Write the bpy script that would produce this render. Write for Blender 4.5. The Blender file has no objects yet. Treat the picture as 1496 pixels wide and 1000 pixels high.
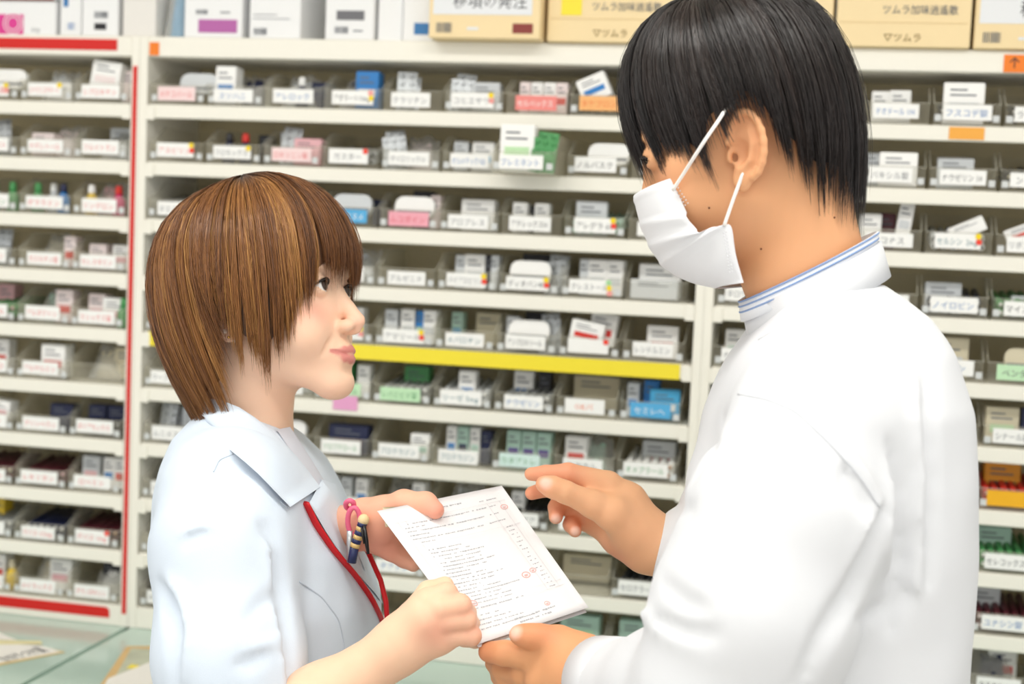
import bpy, math, random
import numpy as np
from mathutils import Matrix, Vector

S = bpy.context.scene
C = S.collection
rnd = random.Random(7)

# ------------------------------------------------------------------ camera
FPX = 2200.0                      # focal length in pixels of a 1496 x 1000 frame
YAW, PITCH, ROLL = -0.2203, -0.0829, 0.0421
CAM = np.array([1.0877, -2.1831, 1.5254])
def cam_axes():
    cy, sy, cp, sp = math.cos(YAW), math.sin(YAW), math.cos(PITCH), math.sin(PITCH)
    cr, sr = math.cos(ROLL), math.sin(ROLL)
    f = np.array([sy*cp, cy*cp, sp]); r = np.array([cy, -sy, 0.0]); u = np.cross(r, f)
    return cr*r + sr*u, -sr*r + cr*u, f
AX_R, AX_U, AX_F = cam_axes()
cam_d = bpy.data.cameras.new('camera'); cam = bpy.data.objects.new('camera', cam_d); C.objects.link(cam)
cam_d.sensor_width = 36.0; cam_d.lens = FPX*36.0/1496.0; cam_d.clip_start = 0.05
cam.matrix_world = Matrix(((AX_R[0], AX_U[0], -AX_F[0], CAM[0]), (AX_R[1], AX_U[1], -AX_F[1], CAM[1]),
                           (AX_R[2], AX_U[2], -AX_F[2], CAM[2]), (0, 0, 0, 1)))
cam_d.dof.use_dof = True; cam_d.dof.focus_distance = 1.40; cam_d.dof.aperture_fstop = 5.0
S.camera = cam
# ------------------------------------------------------------------ light
w = bpy.data.worlds.new('world'); S.world = w; w.use_nodes = True
w.node_tree.nodes['Background'].inputs['Color'].default_value = (1.0, 0.99, 0.97, 1)
w.node_tree.nodes['Background'].inputs['Strength'].default_value = 0.74
S.view_settings.view_transform = 'Standard'; S.view_settings.look = 'None'
S.view_settings.gamma = 1.0; S.view_settings.use_curve_mapping = False
S.view_settings.exposure = 0.40
LAMPS = [(0.0, -1.35), (1.35, -1.35), (0.0, -2.9), (1.35, -2.9)]       # ceiling fluorescents
CEIL = 2.62
for lx, ly in LAMPS:
    ld = bpy.data.lights.new('fluorescent_light', 'AREA'); ld.shape = 'RECTANGLE'
    ld.size = 1.15; ld.size_y = 0.28; ld.energy = 8; ld.color = (1.0, 0.985, 0.95)
    lo = bpy.data.objects.new('fluorescent_light', ld); C.objects.link(lo); lo.location = (lx, ly, CEIL-0.075)
try:
    S.cycles.max_bounces = 8; S.cycles.transparent_max_bounces = 24; S.cycles.diffuse_bounces = 4
except Exception: pass

# ------------------------------------------------------------------ helpers
def px(u, v, d):
    """photo pixel at camera depth d (m) -> world point"""
    return CAM + AX_F*d + AX_R*((u-748.0)/FPX*d) - AX_U*((v-500.0)/FPX*d)
def lin(c):
    if isinstance(c, str):
        c = [int(c[i:i+2], 16)/255 for i in (0, 2, 4)]
    return tuple(x/12.92 if x <= 0.04045 else ((x+0.055)/1.055)**2.4 for x in c)
MATS = {}
def mat(name, col='ffffff', rough=0.5, spec=0.4, noise=0.0, nscale=20.0, bump=0.0, bscale=60.0, metal=0.0, sss=0.0, emit=0.0):
    if name in MATS: return MATS[name]
    m = bpy.data.materials.new(name); m.use_nodes = True; MATS[name] = m
    nt = m.node_tree; b = nt.nodes['Principled BSDF']; c = lin(col)
    b.inputs['Base Color'].default_value = (*c, 1); b.inputs['Roughness'].default_value = rough
    b.inputs['Specular IOR Level'].default_value = spec; b.inputs['Metallic'].default_value = metal
    if sss: b.inputs['Subsurface Weight'].default_value = sss; b.inputs['Subsurface Radius'].default_value = (0.010, 0.0045, 0.0025); b.inputs['Subsurface Scale'].default_value = 1.0
    if emit: b.inputs['Emission Color'].default_value = (*c, 1); b.inputs['Emission Strength'].default_value = emit
    if noise or bump:
        tc = nt.nodes.new('ShaderNodeTexCoord')
    if noise:
        n = nt.nodes.new('ShaderNodeTexNoise'); n.inputs['Scale'].default_value = nscale; n.inputs['Detail'].default_value = 4
        nt.links.new(tc.outputs['Object'], n.inputs['Vector'])
        mx = nt.nodes.new('ShaderNodeMix'); mx.data_type = 'RGBA'
        mx.inputs['A'].default_value = (*[x*(1-noise) for x in c], 1); mx.inputs['B'].default_value = (*[min(1, x*(1+noise*0.5)) for x in c], 1)
        nt.links.new(n.outputs['Fac'], mx.inputs['Factor']); nt.links.new(mx.outputs['Result'], b.inputs['Base Color'])
    if bump:
        n = nt.nodes.new('ShaderNodeTexNoise'); n.inputs['Scale'].default_value = bscale; n.inputs['Detail'].default_value = 3
        nt.links.new(tc.outputs['Object'], n.inputs['Vector'])
        bp = nt.nodes.new('ShaderNodeBump'); bp.inputs['Strength'].default_value = bump; bp.inputs['Distance'].default_value = 0.002
        nt.links.new(n.outputs['Fac'], bp.inputs['Height']); nt.links.new(bp.outputs['Normal'], b.inputs['Normal'])
    return m
def clear_mat(name, col, alpha, rough=0.15):
    if name in MATS: return MATS[name]
    m = bpy.data.materials.new(name); m.use_nodes = True; MATS[name] = m
    nt = m.node_tree; b = nt.nodes['Principled BSDF']
    b.inputs['Base Color'].default_value = (*lin(col), 1); b.inputs['Roughness'].default_value = rough
    t = nt.nodes.new('ShaderNodeBsdfTransparent'); t.inputs['Color'].default_value = (0.995, 0.995, 0.99, 1)
    mx = nt.nodes.new('ShaderNodeMixShader'); mx.inputs['Fac'].default_value = alpha
    lw = nt.nodes.new('ShaderNodeLayerWeight'); lw.inputs['Blend'].default_value = 0.35
    ma = nt.nodes.new('ShaderNodeMath'); ma.operation = 'MULTIPLY_ADD'; ma.inputs[1].default_value = 0.16; ma.inputs[2].default_value = alpha
    nt.links.new(lw.outputs['Facing'], ma.inputs[0]); nt.links.new(ma.outputs[0], mx.inputs['Fac'])
    nt.links.new(t.outputs[0], mx.inputs[1]); nt.links.new(b.outputs[0], mx.inputs[2])
    nt.links.new(mx.outputs[0], nt.nodes['Material Output'].inputs['Surface'])
    return m

class MB:
    """collects boxes, prisms and tubes into one mesh"""
    def __init__(s): s.v = []; s.f = []
    def add(s, vs, fs):
        o = len(s.v); s.v += [tuple(v) for v in vs]; s.f += [tuple(i+o for i in f) for f in fs]; return s
    def box(s, a, b, M=None, ch=0.0):
        (x0, y0, z0), (x1, y1, z1) = a, b
        if ch <= 0:
            vs = [(x, y, z) for z in (z0, z1) for y in (y0, y1) for x in (x0, x1)]
            fs = [(0, 2, 3, 1), (4, 5, 7, 6), (0, 1, 5, 4), (2, 6, 7, 3), (0, 4, 6, 2), (1, 3, 7, 5)]
        else:      # edges cut in plan: an 8-sided prism with softened verticals, plus slightly inset top and bottom
            c = ch
            ring = [(x0+c, y0), (x1-c, y0), (x1, y0+c), (x1, y1-c), (x1-c, y1), (x0+c, y1), (x0, y1-c), (x0, y0+c)]
            mx_, my_ = (x0+x1)/2, (y0+y1)/2
            vs = []
            for z, k in ((z0, c), (z0+c, 0), (z1-c, 0), (z1, c)):
                sx = 1-2*k/max(1e-6, x1-x0); sy = 1-2*k/max(1e-6, y1-y0)
                vs += [(mx_+(x-mx_)*sx, my_+(y-my_)*sy, z) for x, y in ring]
            fs = [tuple(range(7, -1, -1)), tuple(range(24, 32))]
            for l in range(3):
                for i in range(8):
                    j = (i+1) % 8; fs.append((l*8+i, l*8+j, l*8+8+j, l*8+8+i))
        if M is not None: vs = [tuple(M @ Vector(v)) for v in vs]
        return s.add(vs, fs)
    def prism(s, poly, a, b, axis='y', M=None):
        """poly: 2-D points in the plane normal to axis, extruded from a to b"""
        n = len(poly)
        def mk(p, t): return {'y': (p[0], t, p[1]), 'x': (t, p[0], p[1]), 'z': (p[0], p[1], t)}[axis]
        vs = [mk(p, a) for p in poly] + [mk(p, b) for p in poly]
        fs = [tuple(range(n)), tuple(range(2*n-1, n-1, -1))] + [(i, n+i, n+(i+1) % n, (i+1) % n) for i in range(n)]
        if M is not None: vs = [tuple(M @ Vector(v)) for v in vs]
        return s.add(vs, fs)
    def tube(s, pts, rad, n=8, cap=True, flat=1.0):
        P = [np.array(p, float) for p in pts]
        if not hasattr(rad, '__len__'): rad = [rad]*len(P)
        t0 = P[1]-P[0]; t0 = t0/np.linalg.norm(t0)
        a = np.array([0, 0, 1.0]) if abs(t0[2]) < 0.9 else np.array([1.0, 0, 0])
        nrm = np.cross(t0, a); nrm /= np.linalg.norm(nrm)
        vs = []; fs = []
        for i, p in enumerate(P):
            t = P[min(i+1, len(P)-1)]-P[max(i-1, 0)]; t = t/np.linalg.norm(t)
            nrm = nrm - t*np.dot(nrm, t); nrm /= np.linalg.norm(nrm); bn = np.cross(t, nrm)
            for k in range(n):
                an = 2*math.pi*k/n; vs.append(p + nrm*math.cos(an)*rad[i] + bn*math.sin(an)*rad[i]*flat)
        for i in range(len(P)-1):
            for k in range(n):
                k2 = (k+1) % n; fs.append((i*n+k, i*n+k2, i*n+n+k2, i*n+n+k))
        if cap: fs.append(tuple(range(n-1, -1, -1))); fs.append(tuple(range((len(P)-1)*n, len(P)*n)))
        return s.add(vs, fs)
    def mesh(s, name='mesh'):
        m = bpy.data.meshes.new(name); m.from_pydata(s.v, [], s.f); m.update(); return m
def smooth(me):
    me.polygons.foreach_set('use_smooth', [True]*len(me.polygons)); return me
def obj(name, me, m=None, parent=None, loc=None, rot=None, label=None, cat=None, group=None, kind=None):
    if isinstance(me, MB): me = me.mesh(name)
    o = bpy.data.objects.new(name, me); C.objects.link(o)
    if me is not None and m is not None:
        if len(me.materials) == 0: me.materials.append(m)
        elif me.materials[0] is not m:
            o.material_slots[0].link = 'OBJECT'; o.material_slots[0].material = m
    if loc is not None: o.location = loc
    if rot is not None: o.rotation_euler = rot
    if parent is not None: o.parent = parent
    if label: o['label'] = label
    if cat: o['category'] = cat
    if group: o['group'] = group
    if kind: o['kind'] = kind
    return o
def thing(name, label, cat, loc=(0, 0, 0), rot=(0, 0, 0), group=None):
    return obj(name, None, None, None, loc, rot, label, cat, group)
TXT = {}
def text_mesh(s, size=0.01, width=None):
    """flat lettering centred at the origin in the XZ plane, facing -Y"""
    key = (s, size, width)
    if key in TXT: return TXT[key]
    cu = bpy.data.curves.new('t', 'FONT'); cu.body = s; cu.size = size; cu.resolution_u = 1
    cu.align_x = 'CENTER'; cu.align_y = 'CENTER'
    o = bpy.data.objects.new('t', cu); C.objects.link(o)
    dg = bpy.context.evaluated_depsgraph_get(); me = bpy.data.meshes.new_from_object(o.evaluated_get(dg))
    bpy.data.objects.remove(o)
    n = len(me.vertices); co = np.zeros(n*3); me.vertices.foreach_get('co', co); co = co.reshape(-1, 3)
    k = 1.0
    if n and width:
        wd = co[:, 0].max()-co[:, 0].min()
        if wd > width: k = width/wd
    out = np.stack([co[:, 0]*k, np.zeros(n), co[:, 1]], 1)
    me.vertices.foreach_set('co', out.ravel()); me.update(); me.name = 'lettering'
    TXT[key] = me; return me
# ------------------------------------------------------------------ room
ROW0, DZ = 1.755, 0.0889
CTR = 0.842                        # counter top height
M_cream = mat('cream_steel', 'f4f1e6', 0.45, 0.35, noise=0.02, nscale=3)
M_inner = mat('beige_cabinet_back', 'e4d7b2', 0.6, 0.2, noise=0.05, nscale=6)
M_wall = mat('white_wall', 'efece4', 0.8, 0.1, noise=0.03, nscale=2)
M_red = mat('red_tape', 'd5221c', 0.4, 0.4)
M_yellow = mat('yellow_tape', 'f6e23a', 0.4, 0.4)
M_orange = mat('orange_tag', 'f2832f', 0.5, 0.3)
M_white = mat('white_card', 'f7f7f5', 0.55, 0.3)
M_ink = mat('dark_ink', '3c3f48', 0.6, 0.1)
obj('floor', MB().box((-3, -4.5, -0.05), (4, 0.5, 0.0)), mat('grey_vinyl_floor', 'c9c6bd', 0.4, 0.4, noise=0.06, nscale=5), kind='structure')
obj('wall_back', MB().box((-3, 0.46, 0.0), (4, 0.56, CEIL)), M_wall, kind='structure')
obj('ceiling', MB().box((-3, -4.5, CEIL), (4, 0.56, CEIL+0.05)), mat('white_ceiling', 'f4f2ec', 0.9, 0.1, noise=0.03, nscale=8), kind='structure')
M_lamp = mat('lamp_tube', 'fffaf0', 0.5, 0.2, emit=3.0)
for i, (lx, ly) in enumerate(LAMPS):
    pos = ['over the left of the counter', 'over the right of the counter', 'behind and left of the camera', 'behind and right of the camera'][i]
    t = thing('ceiling_lamp', 'white twin tube fluorescent ceiling lamp ' + pos, 'lamp', (lx, ly, CEIL))
    obj('housing', MB().box((-0.62, -0.16, -0.03), (0.62, 0.16, 0.0), ch=0.006), M_white, t)
    for sy in (-0.08, 0.08):
        obj('tube', smooth(MB().tube([(-0.58, sy, -0.05), (0.58, sy, -0.05)], 0.016, 12).mesh('tube')), M_lamp, t)

# ------------------------------------------------------------------ counter under the cabinets
ct = thing('counter', 'long white counter with pale green glass top below the shelves', 'counter', (0.3, -0.2, 0))
M_glass_top = mat('pale_green_glass_top', 'bfd6cb', 0.12, 0.5, noise=0.02, nscale=3)
# two glass sheets with a narrow seam between them (the seam runs from the upright to the front edge)
def sheet(x0a, x1a, x0b, x1b, z0, z1):       # back edge x0a..x1a at y=0.0, front edge x0b..x1b at y=-0.46
    yb, yf = 0.36, -0.46
    m = MB(); vs = [(x0b, yf, z0), (x1b, yf, z0), (x1a, yb, z0), (x0a, yb, z0), (x0b, yf, z1), (x1b, yf, z1), (x1a, yb, z1), (x0a, yb, z1)]
    m.add(vs, [(3, 2, 1, 0), (4, 5, 6, 7), (0, 1, 5, 4), (1, 2, 6, 5), (2, 3, 7, 6), (3, 0, 4, 7)]); return m
def sh(o): 
    o.location = (-0.3, 0.2, 0); return o
sh(obj('glass_sheet', sheet(-1.2, -0.018, -1.2, -0.018, CTR-0.008, CTR), M_glass_top, ct))
sh(obj('glass_sheet', sheet(-0.008, 2.1, -0.008, 2.1, CTR-0.008, CTR), M_glass_top, ct))
sh(obj('worktop', MB().box((-1.2, -0.46, CTR-0.04), (2.1, 0.40, CTR-0.0085)), mat('green_worktop', 'a3bdab', 0.4, 0.3, noise=0.03), ct))
for k in range(6):
    sh(obj('door', MB().box((-1.19+k*0.55, -0.445, 0.1), (-0.65+k*0.55, -0.425, CTR-0.045), ch=0.004), M_cream, ct))
sh(obj('carcass', MB().box((-1.2, -0.42, 0.0), (2.1, 0.40, CTR-0.041)), M_cream, ct))

# ------------------------------------------------------------------ cabinets
def lipz(r): return ROW0-DZ*r
DEP = 0.20
CABS = [('left', -0.895, -0.027), ('middle', 0.0, 0.868), ('right', 0.894, 1.762)]
TOPB, TOPT = 1.750, 1.781
def taped(name, x0, x1, z0, z1, parent, m, rounded=False, y=-0.0012):
    if rounded:
        r = (z1-z0)*0.45; poly = [(x0, z0), (x1, z0)] + [(x1-r+r*math.cos(a), z1-r+r*math.sin(a)) for a in np.linspace(0, math.pi/2, 6)] + [(x0, z1)]
    else: poly = [(x0, z0), (x1, z0), (x1, z1), (x0, z1)]
    return obj(name, MB().prism(poly, y, y+0.0010), m, parent)
for cn, x0, x1 in CABS:
    words = {'left': 'cream steel medicine cabinet edged in red tape at the left', 'middle': 'wide cream medicine cabinet with a yellow tape shelf between the two people',
             'right': 'cream medicine cabinet behind the masked person, orange tag on top'}[cn]
    t = thing('medicine_cabinet', words, 'cabinet')
    wl = 0.0132
    obj('side_panel', MB().box((x0-wl, 0, CTR+0.0006), (x0, DEP, TOPT)), M_cream, t)
    obj('side_panel', MB().box((x1, 0, CTR+0.0006), (x1+wl, DEP, TOPT)), M_cream, t)
    obj('back_panel', MB().box((x0, DEP-0.006, CTR+0.0006), (x1, DEP, TOPB)), M_inner, t)
    obj('top_board', MB().box((x0, 0, TOPB), (x1, DEP, TOPT), ch=0.0015), M_cream, t)
    obj('plinth', MB().box((x0, 0.0, CTR+0.0006), (x1, DEP-0.007, lipz(10)+0.0105), ch=0.001), M_cream, t)
    for r in range(1, 10):
        z = lipz(r)
        sb = obj('shelf_board', MB().box((x0+0.002, 0.0, z-0.0105), (x1-0.002, 0.012, z+0.0105), ch=0.0015).box((x0+0.002, 0.012, z+0.0075), (x1-0.002, DEP-0.007, z+0.0105)), M_cream, t)
        for ex in (x0+0.0002, x1-0.0142):
            obj('shelf_bracket', MB().box((ex, -0.0022, z-0.0135), (ex+0.014, 0.0, z+0.0085), ch=0.0006), M_cream, sb)
    if cn == 'left':
        taped('red_tape', x0, -0.052, 1.7585, 1.7755, t, M_red)
        taped('red_tape', x0, -0.046, CTR+0.013, CTR+0.030, t, M_red, True)
        taped('red_tape', x1+0.003, x1+0.010, CTR+0.022, 1.735, t, M_red)
    if cn == 'middle':
        taped('yellow_tape', x0+0.012, x1-0.017, lipz(5)-0.0112, lipz(5)+0.0112, t, M_yellow)
        o = taped('orange_tag', 0.003, 0.019, 1.752, 1.772, t, M_orange)
        o = taped('pink_note', 0.322, 0.361, lipz(6)-0.002, lipz(6)+0.020, t, mat('pink_note', 'e9a6cf', 0.6, 0.2), y=-0.002)
    if cn == 'right':
        o = taped('orange_tag', 1.272, 1.330, 1.751, 1.775, t, M_orange)
        obj('lettering', text_mesh('↑ 2', 0.020), M_ink, o, (1.294, -0.0016, 1.763))
        taped('orange_tag', 1.206, 1.253, lipz(1)-0.008, lipz(1)+0.009, t, mat('amber_tag', 'f3ad4c', 0.5, 0.3))

# ------------------------------------------------------------------ bins and what lies in them
M_clear = clear_mat('clear_bin_plastic', 'e6e1cf', 0.07)
M_tab = mat('white_bin_tab', 'd3d6d6', 0.3, 0.5)
BW, BD = 0.0905, 0.165
def tray_mesh():
    m = MB(); t = 0.0014; prof = [(0, 0), (BD, 0), (BD, 0.056), (0.055, 0.056), (0.012, 0.033), (0, 0.030)]
    for xa in (0.0, BW-t): m.prism([(p[0], p[1]) for p in prof], xa, xa+t, axis='x')
    m.box((t, 0, 0), (BW-t, BD, t)); m.box((t, 0, t), (BW-t, t, 0.030)); m.box((t, BD-t, t), (BW-t, BD, 0.056))
    return m.mesh('tray')
def rim_mesh():        # the thicker front lip and slanting side edges that catch the light
    m = MB(); e = 0.0012
    for xa in (0.0, BW-0.0016):
        pts = [(0.0008, 0.030), (0.012, 0.033), (0.055, 0.056)]
        for (ya, za), (yb, zb) in zip(pts[:-1], pts[1:]):
            m.prism([(ya, za), (yb, zb), (yb, zb+e), (ya, za+e)], xa, xa+0.0016, axis='x')
    m.box((0, 0, 0.030), (BW, 0.0016, 0.0312)); m.box((0, -0.0006, 0.0), (BW, 0.0, 0.0022))
    return m.mesh('rim')
ME_TRAY, ME_RIM = tray_mesh(), rim_mesh()
M_rim = clear_mat('bin_rim', 'dcd9cb', 0.30)
ME_TAB = MB().box((-0.0045, -0.0014, 0), (0.0045, 0, 0.0095), ch=0.0005).mesh('tab')
def disc_mesh(r, n=14): return MB().prism([(r*math.cos(2*math.pi*k/n), r*math.sin(2*math.pi*k/n)) for k in range(n)], -0.0022, -0.0018).mesh('sticker')
ME_DOT = disc_mesh(0.0042)
M_dot = {'y': mat('yellow_sticker', 'f7d917', 0.5), 'r': mat('red_sticker', 'ee4433', 0.5), 'k': mat('salmon_sticker', 'f3a09a', 0.5), 'g': mat('green_sticker', 'a8d8a0', 0.5)}
INK = {'d': mat('grey_ink', '70747c', 0.6, 0.1), 'p': mat('red_ink', 'e26a6c', 0.6, 0.1), 'b': mat('blue_ink', '3f78b8', 0.6, 0.1), 'g': mat('green_ink', '4f9b63', 0.6, 0.1),
       't': mat('teal_ink', '3a7482', 0.6, 0.1), 'k': M_ink, 'w': M_white, 'o': mat('orange_ink', 'ee7a4c', 0.6, 0.1)}
CARD = {'w': M_white, 'p': mat('pink_card', 'f6dcdc', 0.55), 'r': mat('red_card', 'ef8e88', 0.55), 'g': mat('green_card', 'c4e8c0', 0.55), 'c': mat('mint_card', 'd9efea', 0.55),
        'b': mat('blue_card', '58aee0', 0.5), 'm': mat('magenta_card', 'dd3f94', 0.5), 'o': mat('amber_card', 'f2b41c', 0.5), 'k': mat('rose_card', 'f0a9b8', 0.55), 'a': mat('peach_card', 'f4b676', 0.55)}
GLY = 'アイウエオカキクケコサシスセソタチツテトナニヌネノハヒフヘホマミムメモラリルレロン'
def fake(n, r): return ''.join(r.choice(GLY) for _ in range(n))
ORD = ['first', 'second', 'third', 'fourth', 'fifth', 'sixth', 'seventh', 'eighth', 'ninth', 'tenth']
COLS = {'w': ('white', M_white), 'pw': ('pinkish white', mat('pinkish_box', 'f1e3e2', 0.5)), 'bu': ('blue', mat('blue_box', '2f7fc6', 0.4)), 'nv': ('navy', mat('navy_box', '20274a', 0.4)),
        'dk': ('dark', mat('dark_box', '2c2c30', 0.4)), 'gy': ('pale grey', mat('grey_box', 'd3d7da', 0.5)), 'gn': ('green', mat('green_box', '4f9a5c', 0.45)), 'lg': ('light green', mat('light_green_box', 'bfe3b5', 0.5)),
        'mt': ('mint', mat('mint_box', 'b6d6c8', 0.5)), 'pk': ('pink', mat('pink_box', 'eab7bd', 0.5)), 'rd': ('red', mat('red_box', 'd8372f', 0.45)), 'yl': ('yellow', mat('yellow_box', 'ecc93a', 0.45)),
        'am': ('amber', mat('amber_box', 'e9a321', 0.45)), 'be': ('beige', mat('beige_box', 'd8cfb4', 0.5)), 'ma': ('maroon', mat('maroon_box', '5c2530', 0.4)), 'vi': ('violet', mat('violet_box', '5d4a8e', 0.45)),
        'sk': ('sky blue', mat('sky_box', '4aa9d8', 0.45)), 'sv': ('silver', mat('silver_foil', 'b9bdc0', 0.3, 0.5, metal=0.55)), 'cp': ('copper', mat('copper_foil', 'c99a74', 0.35, 0.5, metal=0.5)), 'mg': ('magenta', mat('magenta_box', 'd43b77', 0.45))}
M_bag = clear_mat('clear_bag', 'e6e6e2', 0.34, 0.1)
def blister_mesh(nx=2, nz=5, w=0.03, h=0.06):
    m = MB(); m.box((-w/2, 0, 0), (w/2, 0.0008, h), ch=0.0003)
    for i in range(nx):
        for k in range(nz):
            cx = -w/2+w*(i+0.5)/nx; cz = h*(k+0.5)/nz; r = min(w/nx, h/nz)*0.36
            vs = [(cx+r*math.cos(a), -0.0002, cz+r*math.sin(a)) for a in np.linspace(0, 2*math.pi, 7)[:-1]] + [(cx+0.6*r*math.cos(a), -0.0035, cz+0.6*r*math.sin(a)) for a in np.linspace(0, 2*math.pi, 7)[:-1]]
            m.add(vs, [(q, (q+1) % 6, 6+(q+1) % 6, 6+q) for q in range(6)] + [(6, 7, 8, 9, 10, 11)])
    return m.mesh('strip')
ME_BL = [blister_mesh(), blister_mesh(2, 6, 0.026, 0.055), blister_mesh(3, 4, 0.036, 0.05)]
def bundle_mesh():
    """a bundle of folded strips lying in the bin, rounded ends facing out"""
    m = MB(); r = random.Random(3)
    for i in range(6):
        for k in range(2):
            x = (i-2.5)*0.0125; z = 0.010+k*0.011+r.uniform(-0.001, 0.001); y = 0.012+r.uniform(0, 0.004)+k*0.006
            m.tube([(x, y, z), (x, y+0.002, z), (x, y+0.09, z+0.012)], [0.0035, 0.0055, 0.0055], 7)
    return m.mesh('strips')
def caps_mesh():
    m = MB(); r = random.Random(3)
    for i in range(6):
        for k in range(2):
            x = (i-2.5)*0.0125; z = 0.010+k*0.011+r.uniform(-0.001, 0.001); y = 0.012+r.uniform(0, 0.004)+k*0.006
            m.tube([(x, y-0.004, z), (x, y-0.0002, z)], [0.0022, 0.0034], 7)
    return m.mesh('strip_ends')
ME_BUN, ME_CAPS = bundle_mesh(), caps_mesh()
def bag_mesh(seed):
    r = random.Random(seed); m = MB(); nx, nz = 7, 6; vs = []
    for side in (0, 1):
        for i in range(nx):
            for k in range(nz):
                u = i/(nx-1)-0.5; v = k/(nz-1); fat = 0.022*(1-(2*u)**2)*math.sin(math.pi*min(1, v*0.9+0.1))+0.0006
                vs.append((u*0.064*(1-0.25*v), (fat if side else -fat)*(0.6+0.8*r.random())+0.03*v, v*0.05*(1+0.12*r.uniform(-1, 1))))
    fs = []; q = nx*nz
    for i in range(nx-1):
        for k in range(nz-1):
            a = i*nz+k; fs.append((a, a+nz, a+nz+1, a+1)); fs.append((q+a, q+a+1, q+a+nz+1, q+a+nz))
    return smooth(m.add(vs, fs).mesh('bag'))
ME_BAG = [bag_mesh(i) for i in range(4)]
def bottle_mesh():
    m = MB(); m.tube([(0, 0, 0), (0, 0, 0.002), (0, 0, 0.024), (0, 0, 0.031), (0, 0, 0.034)], [0.009, 0.0105, 0.0105, 0.006, 0.005], 12); return smooth(m.mesh('body'))
ME_BOT = bottle_mesh(); ME_CAP = smooth(MB().tube([(0, 0, 0.034), (0, 0, 0.036), (0, 0, 0.046), (0, 0, 0.048)], [0.0055, 0.0062, 0.0050, 0.0035], 12).mesh('cap'))
def rounded_card(wd, h, r):
    pts = []
    for cx, cz, a0 in ((wd/2-r, r, -90), (wd/2-r, h-r, 0), (-wd/2+r, h-r, 90), (-wd/2+r, r, 180)):
        pts += [(cx+r*math.cos(math.radians(a0+a)), cz+r*math.sin(math.radians(a0+a))) for a in (0, 30, 60, 90)]
    return pts
USED = {}
def nth(key):
    USED[key] = USED.get(key, 0)+1; return USED[key]-1
PLACES = ['at the left of', 'in the middle of', 'at the right of', 'far back in', 'behind others in', 'deep in', 'lowest in', 'uppermost in']
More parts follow.
